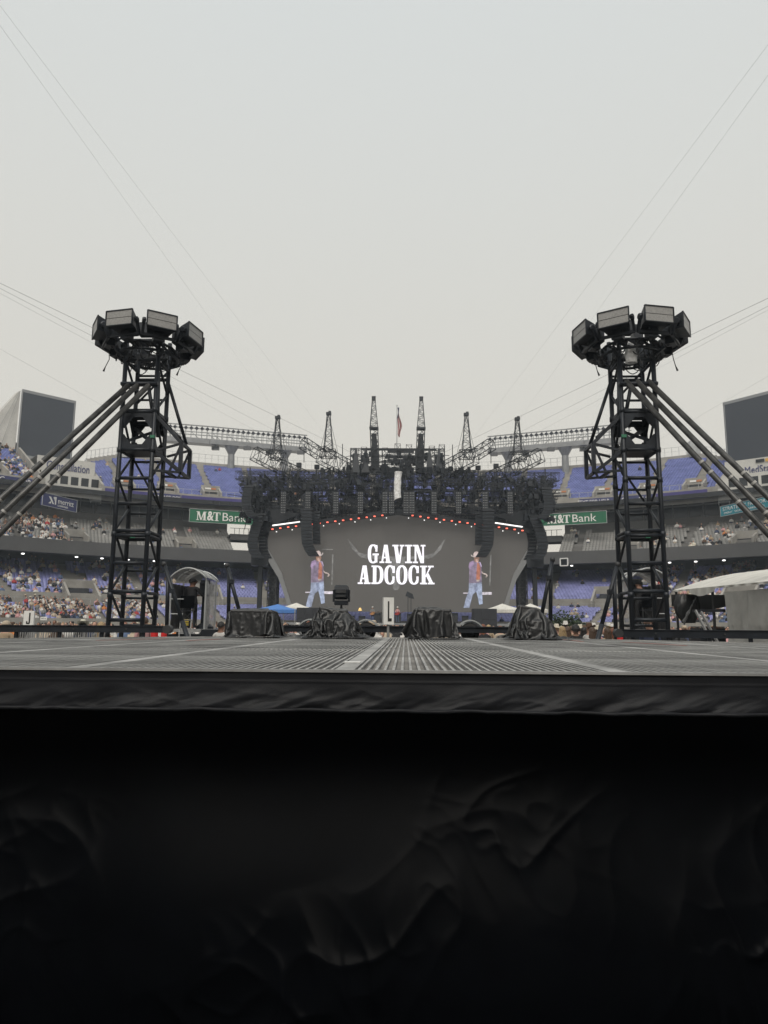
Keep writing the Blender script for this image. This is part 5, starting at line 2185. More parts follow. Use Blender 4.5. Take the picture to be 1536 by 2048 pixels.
# crowd barrier of pale mesh beyond the left beam
for k in range(4):
    a = P(30 + k * 46, 1268, 18.2)
    b = P(30 + (k + 1) * 46, 1268, 18.2)
    t = thing('crowd_barrier', ['pale steel crowd barrier, leftmost of the row', 'pale steel crowd barrier, second from left in the row', 'pale steel crowd barrier, third from left in the row', 'pale steel crowd barrier, nearest the left tower'][k], 'barrier', ((a.x + b.x) / 2, 18.2, 0), 'crowd barriers in a row')
    xa, xb = a.x + .02, b.x - .02
    mb = MB()
    for z in (1.56, 1.30, .2):
        mb.tube((xa, 18.2, z), (xb, 18.2, z), .02, n=6)
    for x in (xa, xb):
        mb.tube((x, 18.2, 0), (x, 18.2, 1.56), .02, n=6)
    mb.build('frame', ALU, t)
    n = 9
    for i in range(1, n):
        mb = MB()
        x = xa + (xb - xa) * i / n
        mb.tube((x, 18.2, .2), (x, 18.2, 1.56), .014, n=5)
        mb.build('upright', ALU, t)


# black telescopic stands, two legs each
def prop_stand(top, foot1, foot2, Y, label):
    a = P(*top, Y)
    f1, f2 = P(*foot1, Y), P(*foot2, Y + .25)
    t = thing('folded_stand', label, 'stand', (f1.x, Y, 0), 'black leaning stands')
    for i, f in enumerate((f1, f2)):
        a0 = a if i == 0 else a + (f1 - a) * .18
        d = f - a0
        e = a0 + d * (a0.z / -d.z)
        mb = MB()
        mb.tube(a0, a0 + (e - a0) * .45, .042, n=10)
        mb.tube(a0 + (e - a0) * .40, e, .050 if i == 0 else .034, n=10)
        mb.build('leg', BLACK, t, smooth=True)
    mb = MB()
    mb.lathe(a, [(.001, .06), (.05, .04), (.055, 0), (.05, -.04), (.001, -.06)], 10)
    mb.build('knob', DKGREY, t, smooth=True)
    mb = MB()
    q = a + (f1 - a) * .38
    mb.box(q, (.11, .11, .09))
    mb.build('collar', BLACK, t)


prop_stand((328, 1128), (374, 1272), (333, 1272), 15.2, 'black stand leaning against the left booth')
prop_stand((454, 1131), (477, 1216), (457, 1225), 15.5, 'black stand rising behind the leftmost tarp')
prop_stand((1105, 1119), (1086, 1216), (1101, 1232), 15.0, 'black stand rising behind the rightmost tarp')
prop_stand((1235, 1129), (1197, 1274), (1232, 1280), 14.6, 'black stand leaning just left of the right tower')
# red pots at the tower feet
for px, py, w_, lab in ((309, 1268, .075, 'red plastic tub at the foot of the left tower, left one'), (328, 1268, .06, 'red plastic tub at the foot of the left tower, right one'), (1240, 1272, .06, 'red plastic tub at the foot of the right tower')):
    c = P(px, py, 14.6)
    mb = MB()
    mb.lathe((c.x, c.y, 0), [(.001, .004), (w_ * .8, .004), (w_, c.z + .05), (w_ * .94, c.z + .05), (w_ * .9, c.z - .1), (.001, c.z - .1)], 18)
    tag(mb.build('tub', RED, smooth=False, origin=(c.x, c.y, 0)), lab, 'tub', 'red tubs')


# ------------------------------------------------------------------ camera booths with arched plastic roofs
def booth(s, x0, Y, label):
    """front left post at pixel x0"""
    q = (lambda x, y, dy=0.0: P(x, y, Y + dy)) if s < 0 else (lambda x, y, dy=0.0: P(x0[0] - (x - 338) * x0[1], y + x0[2], Y + dy))
    zf = q(380, 1258).z
    A, B = q(338, 1258), q(408, 1258)
    xa, xb = sorted((A.x, B.x))
    dp = 1.35
    t = thing('camera_booth', label, 'booth', ((xa + xb) / 2, Y, 0), 'camera booths')
    mb = MB()
    mb.box(((xa + xb) / 2 + .12 * -s * 0, Y + dp / 2, zf - .05), (xb - xa + .5, dp + .3, .10))
    mb.build('floor', ALU, t)
    for x in (xa - .15, xb + .15):
        for y in (Y, Y + dp):
            mb = MB()
            mb.tube((x, y, 0), (x, y, zf - .1), .035, n=8)
            mb.build('leg', DKGREY, t)
    mb = MB()
    mb.box(((xa + xb) / 2, Y + dp / 2, zf / 2 - .08), (xb - xa + .4, dp, zf - .2))
    mb.build('skirt', BLACK, t)
    ze = q(338, 1157).z
    zp = q(376, 1136.5).z
    for x in (xa, xb):
        for y in (Y, Y + dp):
            mb = MB()
            mb.tube((x, y, zf), (x, y, ze), .028, n=8)
            mb.build('post', GALV, t)
    arch = lambda u: ((xa - .03) + (xb - xa + .06) * u, ze + (zp - ze) * math.sin(math.pi * u) ** .8)
    for y in (Y - .12, Y + dp * .5, Y + dp + .12):
        mb = MB()
        mb.path([(arch(u)[0], y, arch(u)[1]) for u in np.linspace(0, 1, 15)], .028, 8)
        mb.build('hoop', GALV, t, smooth=True)
    mb = MB()
    mb.grid(lambda u, v: (arch(u)[0], Y - .14 + (dp + .5) * v, arch(u)[1] + .035 + .012 * fbm((u * 6, v * 7, 2), 3) - (.1 * v * v)), 24, 18)
    mb.build('roof_sheet', SHEET, t, smooth=True)
    mb = MB()
    for u in (.2, .35, .5, .65, .8):
        mb.tube((arch(u)[0], Y, arch(u)[1] - .02), (arch(u)[0], Y + dp, arch(u)[1] - .02), .012, n=5)
    mb.build('purlin', DKGREY, t)
    inner, outer = (xb, xa) if s < 0 else (xa, xb)
    mb = MB()
    mb.grid(lambda u, v: (inner + .04 * fbm((u * 5, v * 2, 1), 3) + .02 * s, Y + .02 + (dp - .04) * u, zf + (ze - zf) * v * .98), 24, 30)
    mb.build('side_sheet', SHEET, t, smooth=True)
    mb = MB()
    mb.grid(lambda u, v: (outer + .03 * fbm((u * 5, v * 2, 4), 3) - .02 * s, Y + .02 + (dp - .04) * u, zf + (ze - zf) * v * .9), 24, 30)
    mb.grid(lambda u, v: (outer - s * (.04 + .30 * u), Y + dp - .05 + .04 * fbm((u * 5, v * 3, 8), 3), zf + .05 + (ze - zf) * .86 * v), 12, 24)
    tag(mb.build('dark_curtain', TARP, t, smooth=True), kind='stuff')
    for z in (zf + .5, zf + 1.0):
        mb = MB()
        mb.tube((outer, Y - .0, z), (outer - s * .45, Y, z), .015, n=6)
        mb.build('rail', GALV, t)
    # folding director's chair
    ch = thing('directors_chair', 'tall black folding chair in the %s camera booth' % ('left' if s < 0 else 'right'), 'chair', (q(372, 1250).x, Y + .25, zf), 'tall folding chairs')
    cx = q(372, 1250).x
    y = Y + .25
    for sx in (-1, 1):
        for sy in (-1, 1):
            mb = MB()
            mb.bar((cx + sx * .22, y + sy * .18, zf), (cx + sx * .22, y + sy * .18, zf + (.62 if sy > 0 else 1.12)), .025)
            mb.build('leg', DKGREY, ch)
        mb = MB()
        mb.bar((cx + sx * .22, y - .18, zf + .86), (cx + sx * .22, y + .2, zf + .86), .03)
        mb.build('arm', BLACK, ch)
        mb = MB()
        mb.bar((cx + sx * .2, y - .19, zf + .25), (cx - sx * .2, y - .19, zf + .6), .018)
        mb.build('brace', DKGREY, ch)
    mb = MB()
    mb.box((cx, y, zf + .62), (.44, .38, .03))
    mb.build('seat', BLACK, ch)
    mb = MB()
    mb.grid(lambda u, v: (cx - .24 + .48 * u, y - .20 - .02 * math.sin(math.pi * u), zf + .70 + .42 * v), 10, 6)
    mb.build('backrest', FABRIC, ch, smooth=True)
    for sx in (-1, 1):
        mb = MB()
        mb.box((cx, y - .19 - .0, zf + .2), (.42, .02, .03))
        mb.build('foot_rest', DKGREY, ch) if sx < 0 else None
    # broadcast camera on its pedestal
    cm = thing('broadcast_camera', 'black broadcast camera on a pedestal in the %s booth' % ('left' if s < 0 else 'right'), 'camera', (q(397, 1250).x, Y + .6, zf), 'broadcast cameras')
    kx = q(397 if s < 0 else 385, 1250).x
    ky = Y + .75
    zc = q(397, 1172).z
    mb = MB()
    mb.box((kx, ky, zc - .06), (.34, .5, .42))
    mb.box((kx, ky + .42, zc), (.20, .4, .22))
    mb.build('body', BLACK, cm)
    mb = MB()
    mb.box((kx - s * .04, ky - .28, zc + .16), (.30, .14, .13))
    mb.build('viewfinder', BLACK, cm)
    mb = MB()
    mb.lathe((kx, ky, zf), [(.30, 0), (.30, .08), (.15, .2), (.13, zc - zf - .3), (.17, zc - zf - .26)], 14)
    mb.build('pedestal', BLACK, cm)
    for sx in (-1, 1):
        mb = MB()
        mb.tube((kx + sx * .08, ky - .1, zc - .12), (kx + sx * .22, ky - .55, zc - .32), .013, n=6)
        mb.build('pan_handle', BLACK, cm)
    return t, zf, q


bl, zfl, qL_ = booth(-1, None, 24.0, 'camera booth with arched plastic roof beside the left tower')
br_, zfr, qR_ = booth(1, (1336, 1.0, 0.5), 23.5, 'camera booth with arched plastic roof behind the right tower')
# case beside the left booth and a striped step
c = P(419, 1267, 22.5)
t = thing('equipment_case', 'black equipment case standing right of the left camera booth', 'case', (c.x, c.y, 0))
mb = MB()
zt = P(419, 1259, 22.5).z
mb.box((c.x, c.y + .3, zt / 2), (.56, .6, zt))
mb.build('body', BLACK, t)
mb = MB()
for x in (-.28, .28):
    for z in (.03, zt - .03):
        mb.bar((c.x + x, c.y, z), (c.x + x, c.y + .6, z), .04)
mb.bar((c.x - .28, c.y - .005, zt * .6), (c.x + .28, c.y - .005, zt * .6), .03)
tag(mb.build('edge_trim', ALU, t), kind='stuff')
c = P(372, 1243, 22.8)
t = thing('step_ladder', 'small aluminium step with yellow striped risers at the left booth', 'step ladder', (c.x, c.y, 0))
for sx in (-1, 1):
    mb = MB()
    mb.bar((c.x + sx * .2, c.y - .25, 0), (c.x + sx * .17, c.y, zfl + .32), .03)
    mb.build('rail', ALU, t)
for k in range(7):
    z = .25 + k * .27
    f = z / (zfl + .3)
    mb = MB()
    mb.box((c.x, c.y - .25 * (1 - f), z), (.36, .09, .025))
    mb.build('step', ALU, t)
for k in range(4):
    mb = MB()
    mb.box((c.x - .0, c.y - .03, P(372, 1239.5 + k * 3.4, 22.8).z), (.19, .012, .028))
    mb.build('yellow_stripe', YELLOW, t)

# ------------------------------------------------------------------ the tent at the right
tl, tr_ = P(1345, 1184, 21.0), P(1560, 1150, 13.6)
tent = thing('white_tent', 'long white canvas tent with grey side curtain at the right edge', 'tent', (9.5, 17, 0))
e0, e1 = P(1345, 1181, 21.0), P(1560, 1160, 13.6)


def roof(u, v):
    # u along the eave from far to near, v across the ridge
    p = e0 + (e1 - e0) * u
    x = p.x + 5.0 * v
    z = p.z + .55 * math.sin(math.pi * min(v * 1.0, 1)) * 1.0 + .012 * fbm((u * 16, v * 9, 2), 3) - .03 * math.sin(math.pi * u) * (1 - v)
    return (x, p.y, z)


mb = MB()
mb.grid(roof, 60, 30)
mb.build('canopy', CANVAS, tent, smooth=True)
mb = MB()
mb.grid(lambda u, v: (e0 + (e1 - e0) * u) + Vector((.0, 0, -(.045 + .02 * fbm((u * 14, 3, 0), 3)) * v - .16 * v * max(0, 1 - ((u - .36) / .16) ** 2))) + Vector((.02 * math.sin(u * 70) * v, 0, 0)), 90, 8)
mb.build('valance', CANVAS, tent, smooth=True)
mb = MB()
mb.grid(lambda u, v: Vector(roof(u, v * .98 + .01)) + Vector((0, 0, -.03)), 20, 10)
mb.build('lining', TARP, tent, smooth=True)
for u in (.02, .45):
    for dx in (.06, 4.9):
        p = e0 + (e1 - e0) * u
        mb = MB()
        mb.tube((p.x + dx, p.y, 0), (p.x + dx, p.y, p.z - .02), .035, n=8)
        mb.build('pole', DKGREY, tent)
w0, w1 = P(1449, 1180, 16.6), P(1600, 1166, 13.2)


def curt(u, v):
    p = w0 + (w1 - w0) * u
    z = (p.z - .05) * (1 - v)
    pl = math.sin(u * 46 + 2.0 * fbm((u * 6, 0, 1), 2)) * .022 * (1 - .6 * v) + .05 * fbm((u * 7 + v, 1, v * 2), 3)
    if v > .30:
        pl += .05 * fbm((u * 3, 5, v * 2), 2) + .02
    return (p.x + pl * .5 - .05 * v, p.y - pl - .06 * v, z)


mb = MB()
mb.grid(curt, 130, 50)
mb.build('side_curtain', GCURT, tent, smooth=True)
mb = MB()
b0, b1 = P(1352, 1200, 19.5), P(1460, 1200, 19.5)
mb.grid(lambda u, v: (e0.x + .1 + 4.6 * u, 21.4, e0.z - .10 - v * (.34 + .12 * math.sin(u * 9))), 20, 8)
mb.build('back_curtain', TARP, tent, smooth=True)
# gathered curtain at the left end
mb = MB()
gc = P(1370, 1190, 19.8)


def gath(u, v):
    a = 2 * math.pi * u
    r_ = .20 + .13 * math.sin(v * 3.0) + .06 * fbm((math.cos(a) * 2.5, math.sin(a) * 2.5, v * 2), 3)
    return (gc.x + .05 + math.cos(a) * r_ * (1.25 - .5 * v), gc.y + math.sin(a) * r_ * .5, gc.z + .02 - v * .78)


mb.grid(gath, 60, 40)
mb.build('gathered_curtain', TARP, tent, smooth=True)
mb = MB()
g1 = P(1394, 1192, 19.4)
mb.grid(lambda u, v: (g1.x - .42 * v - .12 * u * (1 - v) + .04 * fbm((u * 5, v * 5, 3), 3), g1.y + .06 * fbm((u * 8, v * 3, 5), 3) - .1 * u, g1.z - v * .66 - .12 * u), 24, 24)
mb.build('gathered_curtain', mat('grey_vinyl', (0.10, 0.10, 0.098), .3, bump=.4, bscale=8), tent, smooth=True)
mb = MB()
mb.bar(P(1386, 1222, 18.6), P(1448, 1221, 17.2), .07)
mb.build('cross_rail', BLACK, tent)
ld = thing('ladder', 'aluminium ladder leaning under the white tent', 'ladder', P(1405, 1250, 17.2) * 1)
ld.location.z = 0
ORG[ld.name] = ld.location.copy()
ra, rb = (P(1391, 1221, 17.4), P(1412, 1262, 17.0)), (P(1402, 1224, 17.4), P(1424, 1264, 17.0))
ext = []
for a, b in (ra, rb):
    d = b - a
    e_ = a + d * (a.z / -d.z)
    ext.append((a, e_))
    mb = MB()
    mb.bar(a, e_, .035, .06)
    mb.build('rail', ALU, ld)
for k in range(1, 8):
    mb = MB()
    mb.bar(ext[0][0] + (ext[0][1] - ext[0][0]) * k / 8, ext[1][0] + (ext[1][1] - ext[1][0]) * k / 8, .03)
    mb.build('rung', ALU, ld)
c = P(1425, 1256, 18.0)
t = thing('road_case', 'black road case under the white tent', 'case', (c.x, c.y, 0))
mb = MB()
mb.box((c.x, c.y + .3, .9), (.62, .6, 1.66))
mb.box((c.x, c.y + .3, 1.75), (.6, .58, .03))
mb.build('body', BLACK, t)
for s in (-1, 1):
    mb = MB()
    mb.lathe((c.x + s * .22, c.y + .1, .045), [(.001, -.015), (.045, -.015), (.045, .015), (.001, .015)], 10, 'Y')
    mb.build('castor', RUBBER, t)

# ================================================================== PEOPLE
def fig_mesh(pose):
    """one continuous body grown from a jointed skeleton; faces +y"""
    V, E, Rr = [], [], []

    def v(p, r_, par=None):
        V.append(Vector(p))
        Rr.append(r_ if isinstance(r_, tuple) else (r_, r_))
        if par is not None:
            E.append((par, len(V) - 1))
        return len(V) - 1
    pel = v((0, 0, .97), (.15, .11))
    sp1 = v((0, .0, 1.12), (.135, .10), pel)
    ch = v((0, .0, 1.30), (.165, .115), sp1)
    nb = v((0, -.005, 1.45), (.085, .075), ch)
    nk = v((0, .0, 1.525), (.052, .052), nb)
    h1 = v((0, .02, 1.60), (.074, .085), nk)
    h2 = v((0, .015, 1.68), (.082, .098), h1)
    h3 = v((0, .005, 1.735), (.055, .065), h2)
    v((0, .112, 1.625), .014, h1)
    for s in (-1, 1):
        v((s * .088, .0, 1.635), .014, h1)
    for s in (-1, 1):
        sh = v((s * .165, -.005, 1.42), (.062, .062), nb)
        if pose == 'raised' and s > 0:
            el, wr, pm = (s * .25, .16, 1.24), (s * .17, .26, 1.46), (s * .16, .28, 1.54)
            fd = Vector((0, .02, .045))
        elif pose == 'camera':
            el, wr, pm = (s * .26, .10, 1.16), (s * .14, .36, 1.20), (s * .12, .43, 1.21)
            fd = Vector((-s * .01, .045, 0))
        else:
            el, wr, pm = (s * .225, -.03, 1.15), (s * .235, .05, .92), (s * .235, .07, .84)
            fd = Vector((0, .01, -.045))
        e_ = v(el, .044, sh)
        w_ = v(wr, .030, e_)
        p_ = v(pm, .034, w_)
        for k in range(4):
            off = Vector((-.0, -.03 + .02 * k, 0)) if abs(fd.z) > .02 else Vector((-.03 + .02 * k, 0, 0))
            L = (.85, 1, .95, .75)[k]
            f1 = v(Vector(pm) + off + fd * L, .0095, p_)
            v(Vector(pm) + off * 1.05 + fd * 1.8 * L + Vector((-s * .012, .008, 0)), .0085, f1)
        t1 = v(Vector(wr) * .35 + Vector(pm) * .65 + Vector((-s * .01, .04, .0)), .0105, p_)
        v(Vector(pm) + Vector((-s * .015, .055, 0)) + fd * .4, .009, t1)
        hp = v((s * .092, 0, .90), (.088, .092), pel)
        kn = v((s * .105, .015, .50), (.055, .058), hp)
        an = v((s * .11, -.015, .10), (.040, .042), kn)
        v((s * .12, .13, .045), (.042, .032), an)
    me = bpy.data.meshes.new('figure')
    me.from_pydata(V, E, [])
    ob = bpy.data.objects.new('figure', me)
    col.objects.link(ob)
    sk = ob.modifiers.new('s', 'SKIN')
    sk.use_smooth_shade = True
    for i, d in enumerate(me.skin_vertices[0].data):
        d.radius = Rr[i]
        d.use_root = (i == 0)
    ss = ob.modifiers.new('ss', 'SUBSURF')
    ss.levels = ss.render_levels = 1
    dg = bpy.context.evaluated_depsgraph_get()
    out_ = bpy.data.meshes.new_from_object(ob.evaluated_get(dg))
    bpy.data.objects.remove(ob)
    idx = []
    for p in out_.polygons:
        c = p.center
        if c.z > 1.495 and abs(c.x) < .13 and c.y < .2:
            k = 0
        elif pose == 'raised' and c.y > .13 and c.x > .1:
            k = 0
        elif pose == 'camera' and c.y > .2 and c.z > .9:
            k = 0
        elif c.z < .10:
            k = 3
        elif abs(c.x) > .19 and c.z < 1.18 and pose != 'camera':
            k = 0
        elif c.z < .95:
            k = 2
        else:
            k = 1
        idx.append(k)
    out_.materials.clear()
    for q in (SKIN, WHITE, NAVY, BLACK):
        out_.materials.append(q)
    out_.polygons.foreach_set('material_index', idx)
    out_.polygons.foreach_set('use_smooth', [True] * len(idx))
    return out_


def hair_mesh(kind):
    mb = MB()
    c = Vector((0, .0, 1.655))
    k = {'short': (1.0, 1), 'long': (1.04, 1), 'afro': (1.28, 1)}[kind][0]

    def f(u, v):
        a = 2 * math.pi * u
        lim = math.pi * (.30 + .30 * (.5 - .5 * math.sin(a)) ** 1.0) if kind != 'afro' else math.pi * (.36 + .26 * (.5 - .5 * math.sin(a)))
        t = v * lim
        n_ = 1 + .05 * fbm((math.cos(a) * 3 * math.sin(t), math.sin(a) * 3, t * 3), 2)
        return c + Vector((math.sin(t) * math.cos(a) * .098, math.sin(t) * math.sin(a) * .115, math.cos(t) * .122)) * k * n_
    mb.grid(f, 28, 12)
    if kind == 'long':
        def g_(u, v):
            a = math.pi * (1.04 + .92 * u)
            w_ = .105 + .03 * math.sin(v * 2.6)
            return Vector((math.cos(a) * w_, math.sin(a) * (.105 + .02 * v) - .0, 1.68 - .42 * v)) + Vector((.01 * fbm((u * 9, v * 3, 1), 2), .012 * fbm((u * 12, v * 2, 4), 2), 0))
        mb.grid(g_, 26, 14)
    ob = mb.build('hair', BLACK, smooth=True)
    me = ob.data
    bpy.data.objects.remove(ob)
    return me


def cap_mesh():
    mb = MB()
    c = Vector((0, .0, 1.675))
    mb.grid(lambda u, v: c + Vector((math.sin(v * 1.5) * math.cos(2 * math.pi * u) * .102, math.sin(v * 1.5) * math.sin(2 * math.pi * u) * .118, math.cos(v * 1.5) * .105)), 24, 8)
    mb.grid(lambda u, v: c + Vector(((u - .5) * .17 * (1 - .3 * v * v), .10 + .09 * v * (1 - (2 * u - 1) ** 2 * .5), .005 - .015 * v)), 10, 4)
    ob = mb.build('cap', BLACK, smooth=True)
    me = ob.data
    bpy.data.objects.remove(ob)
    return me


FIGS = {p: fig_mesh(p) for p in ('stand', 'raised', 'camera')}
HAIR = {k: hair_mesh(k) for k in ('short', 'long', 'afro')}
CAPM = cap_mesh()
_h = hat_mesh((0, 0, 1.70), 1.0, 'hat', CANVAS)
HATM = _h.data
bpy.data.objects.remove(_h)
for v_ in HATM.vertices:
    v_.co.z += 1.70
EYE = None
mb = MB()
for s in (-1, 1):
    mb.lathe((s * .033, .098, 1.645), [(.001, -.012), (.010, -.006), (.012, 0), (.010, .006), (.001, .012)], 8)
_e = mb.build('eyes', BLACK)
EYE = _e.data
bpy.data.objects.remove(_e)
CLO = {n: mat('cloth_' + n, c, .85, 0, .15, 8, .15, 60) for n, c in dict(
    white=(.62, .6, .57), black=(.018, .018, .02), grey=(.2, .2, .2), tan=(.36, .27, .18), denim=(.09, .13, .22), red=(.4, .05, .05),
    orange=(.55, .2, .06), pink=(.55, .3, .3), navy=(.035, .045, .09), beige=(.46, .38, .29), brown=(.12, .07, .045), cream=(.6, .55, .45)).items()}
HAIRC = {n: mat('hair_' + n, c, .55, 0, .3, 40, .3, 120) for n, c in dict(blonde=(.36, .25, .13), brown=(.075, .042, .024), black=(.014, .012, .011), auburn=(.17, .055, .025)).items()}


def person(label, loc, yaw, pose='stand', skin=SKIN, shirt='white', legs='denim', hair=('short', 'brown'), cap=None, hat=None, height=1.75, group=None, name='person', bulk=1.0):
    t = bpy.data.objects.new(name, FIGS[pose])
    col.objects.link(t)
    t.location = loc
    t.rotation_euler = (0, 0, yaw)
    k = height / 1.80
    t.scale = (k * bulk, k * bulk, k)
    ORG[t.name] = Vector((0, 0, 0))
    for i, m_ in enumerate((skin, CLO[shirt], CLO[legs], CLO['black'])):
        t.material_slots[i].link = 'OBJECT'
        t.material_slots[i].material = m_

    def kid(nm, me, m_):
        o = bpy.data.objects.new(nm, me)
        col.objects.link(o)
        o.parent = t
        o.material_slots[0].link = 'OBJECT'
        o.material_slots[0].material = m_
        return o
    if hair:
        kid('hair', HAIR[hair[0]], HAIRC[hair[1]])
    if cap:
        kid('cap', CAPM, CLO[cap])
    if hat:
        kid('hat', HATM, CLO[hat])
    kid('eyes', EYE, CLO['black'])
    return tag(t, label, 'person', group)


def at_px(px, Y):
    p = P(px, 1250, Y)
    return Vector((p.x, p.y, 0))


def hfor(px, py, Y, z0=0.0):         # standing height that puts the crown of the head at that pixel row
    return (P(px, py, Y).z - z0) * 1.0


G1 = 'spectators standing behind the platform'
LIST = [  # px, py of the crown, Y, yaw, pose, shirt, legs, hair, cap, hat, skin, label
    (1124, 1251, 21.0, .2, 'stand', 'beige', 'denim', ('long', 'blonde'), None, None, SKIN, 'person with long blonde hair just right of the rightmost tarp'),
    (1134, 1252, 21.5, -.4, 'raised', 'pink', 'denim', ('long', 'brown'), None, None, SKIN, 'person with a raised hand beside the long blonde hair'),
    (1151, 1249, 20.5, .0, 'stand', 'black', 'denim', ('afro', 'black'), None, None, SKIN2, 'person in a black CREW shirt with full dark hair'),
    (1168, 1252, 22.0, -.5, 'stand', 'black', 'denim', ('long', 'black'), None, None, SKIN, 'person with long dark hair beside the black CREW shirt'),
    (1178, 1247, 21.2, -.8, 'stand', 'white', 'denim', None, None, 'brown', SKIN, 'person in white shirt and rust brown hat'),
    (1192, 1252, 22.5, .1, 'stand', 'pink', 'denim', ('short', 'brown'), None, 'cream', SKIN, 'person with bare shoulders under a pale cowboy hat'),
    (1214, 1254, 20.6, .3, 'stand', 'tan', 'denim', ('long', 'brown'), None, None, SKIN, 'person with long brown hair left of the leaning stand'),
    (1225, 1255, 21.4, -.2, 'stand', 'beige', 'denim', ('long', 'auburn'), None, None, SKIN, 'person with auburn hair nearest the right tower'),
    (1298, 1234, 17.6, 2.5, 'stand', 'navy', 'navy', ('short', 'brown'), 'brown', None, SKIN, 'guard in dark shirt and brown cap inside the right tower'),
    (442, 1241, 19.5, -.1, 'stand', 'white', 'navy', ('short', 'black'), None, None, SKIN2, 'person in white shirt between the left booth and the first tarp'),
    (12, 1239, 17.2, .1, 'stand', 'tan', 'tan', ('short', 'brown'), 'beige', None, SKIN, 'person in tan cap at the left edge behind the beam'),
    (115, 1244, 19.6, .1, 'stand', 'brown', 'denim', ('long', 'brown'), None, None, SKIN, 'person with brown hair between the placard and the cream hat'),
    (202, 1242, 20.0, .2, 'stand', 'grey', 'denim', ('long', 'blonde'), None, None, SKIN, 'person with light hair next to the left tower'),
    (289, 1232, 20.0, .5, 'stand', 'pink', 'black', ('short', 'brown'), None, None, SKIN, 'person in pink top seen through the left tower'),
]
for (px, py, Y, yaw, pose, shirt, legs, hair, cap, hat, skin, lab) in LIST:
    o = person(lab, at_px(px, Y), yaw, pose, skin, shirt, legs, hair, cap, hat, hfor(px, py, Y), G1)
    if 'CREW' in lab:
        me = text_mesh('CREW', .14, .004, 'CENTER', .002)
        me.materials.clear()
        me.materials.append(WHITE)
        me.transform(Matrix.Translation((0, -.145, 1.33)) @ Matrix.Rotation(R(90), 4, 'X'))
        tx = bpy.data.objects.new('shirt_print', me)
        col.objects.link(tx)
        tx.parent = o
for px, py, Y, shirt, hair, hat, lab in (
        (1113, 1249, 25.0, 'white', ('short', 'blonde'), 'cream', 'spectator in pale hat farthest left of the group right of the tarps'),
        (1131, 1243, 27.5, 'white', ('short', 'brown'), 'white', 'spectator in tall white hat above the raised hand'),
        (1143, 1250, 26.0, 'tan', ('short', 'brown'), None, 'spectator with short brown hair behind the CREW shirt'),
        (1160, 1250, 25.5, 'black', ('short', 'blonde'), 'cream', 'spectator in cream hat between the CREW shirt and the rust hat'),
        (1187, 1247, 27.0, 'grey', ('short', 'brown'), 'white', 'spectator in white hat behind the rust brown hat'),
        (1203, 1250, 26.5, 'white', ('short', 'brown'), None, 'spectator in white top beside the bare shoulders'),
        (1217, 1247, 27.5, 'beige', ('long', 'blonde'), 'white', 'spectator in white hat left of the right tower'),
        (1184, 1253, 19.2, 'white', ('long', 'brown'), None, 'spectator in white seen from behind, nearest of the group')):
    person(lab, at_px(px, Y), random.uniform(-.4, .4), 'stand', SKIN, shirt, 'denim', hair, None, hat, hfor(px, py, Y), G1)
# more heads low behind the tarps
lowp = [(568, 1262, 15.9, 'white', ('short', 'brown'), 'person in pale top seen under the trailer beam near the second tarp'),
        (1000, 1250, 26.0, 'beige', ('short', 'auburn'), 'person with reddish hair right of the fourth trailer wheel'),
        (966, 1247, 26.0, 'pink', ('long', 'auburn'), 'person with long red hair right of the third tarp'),
        (977, 1248, 27.0, 'tan', ('short', 'blonde'), 'person with fair hair between the third and fourth tarps'),
        (590, 1249, 26.0, 'white', ('short', 'brown'), 'person in white top left of the second tarp'),
        (572, 1247, 28.0, 'black', ('long', 'brown'), 'person with dark hair right of the first tarp')]
for px, py, Y, shirt, hair, lab in lowp:
    person(lab, at_px(px, Y), random.uniform(-.3, .3), 'stand', SKIN, shirt, 'denim', hair, None, None, hfor(px, py, Y), G1)
# camera operators in the booths
p = P(381, 1258, 24.45)
person('camera operator in black with a cap standing in the left booth', (p.x, 24.45, zfl), -.35, 'camera', SKIN2, 'black', 'black', ('short', 'black'), 'black', None, hfor(383, 1156, 24.45, zfl), 'camera operators', bulk=1.35)
p = qR_(383, 1258)
person('camera operator in black with a cap standing in the right booth', (p.x, 23.95, zfr), .35, 'camera', SKIN, 'black', 'black', ('short', 'black'), 'black', None, 1.62, 'camera operators', bulk=1.3)


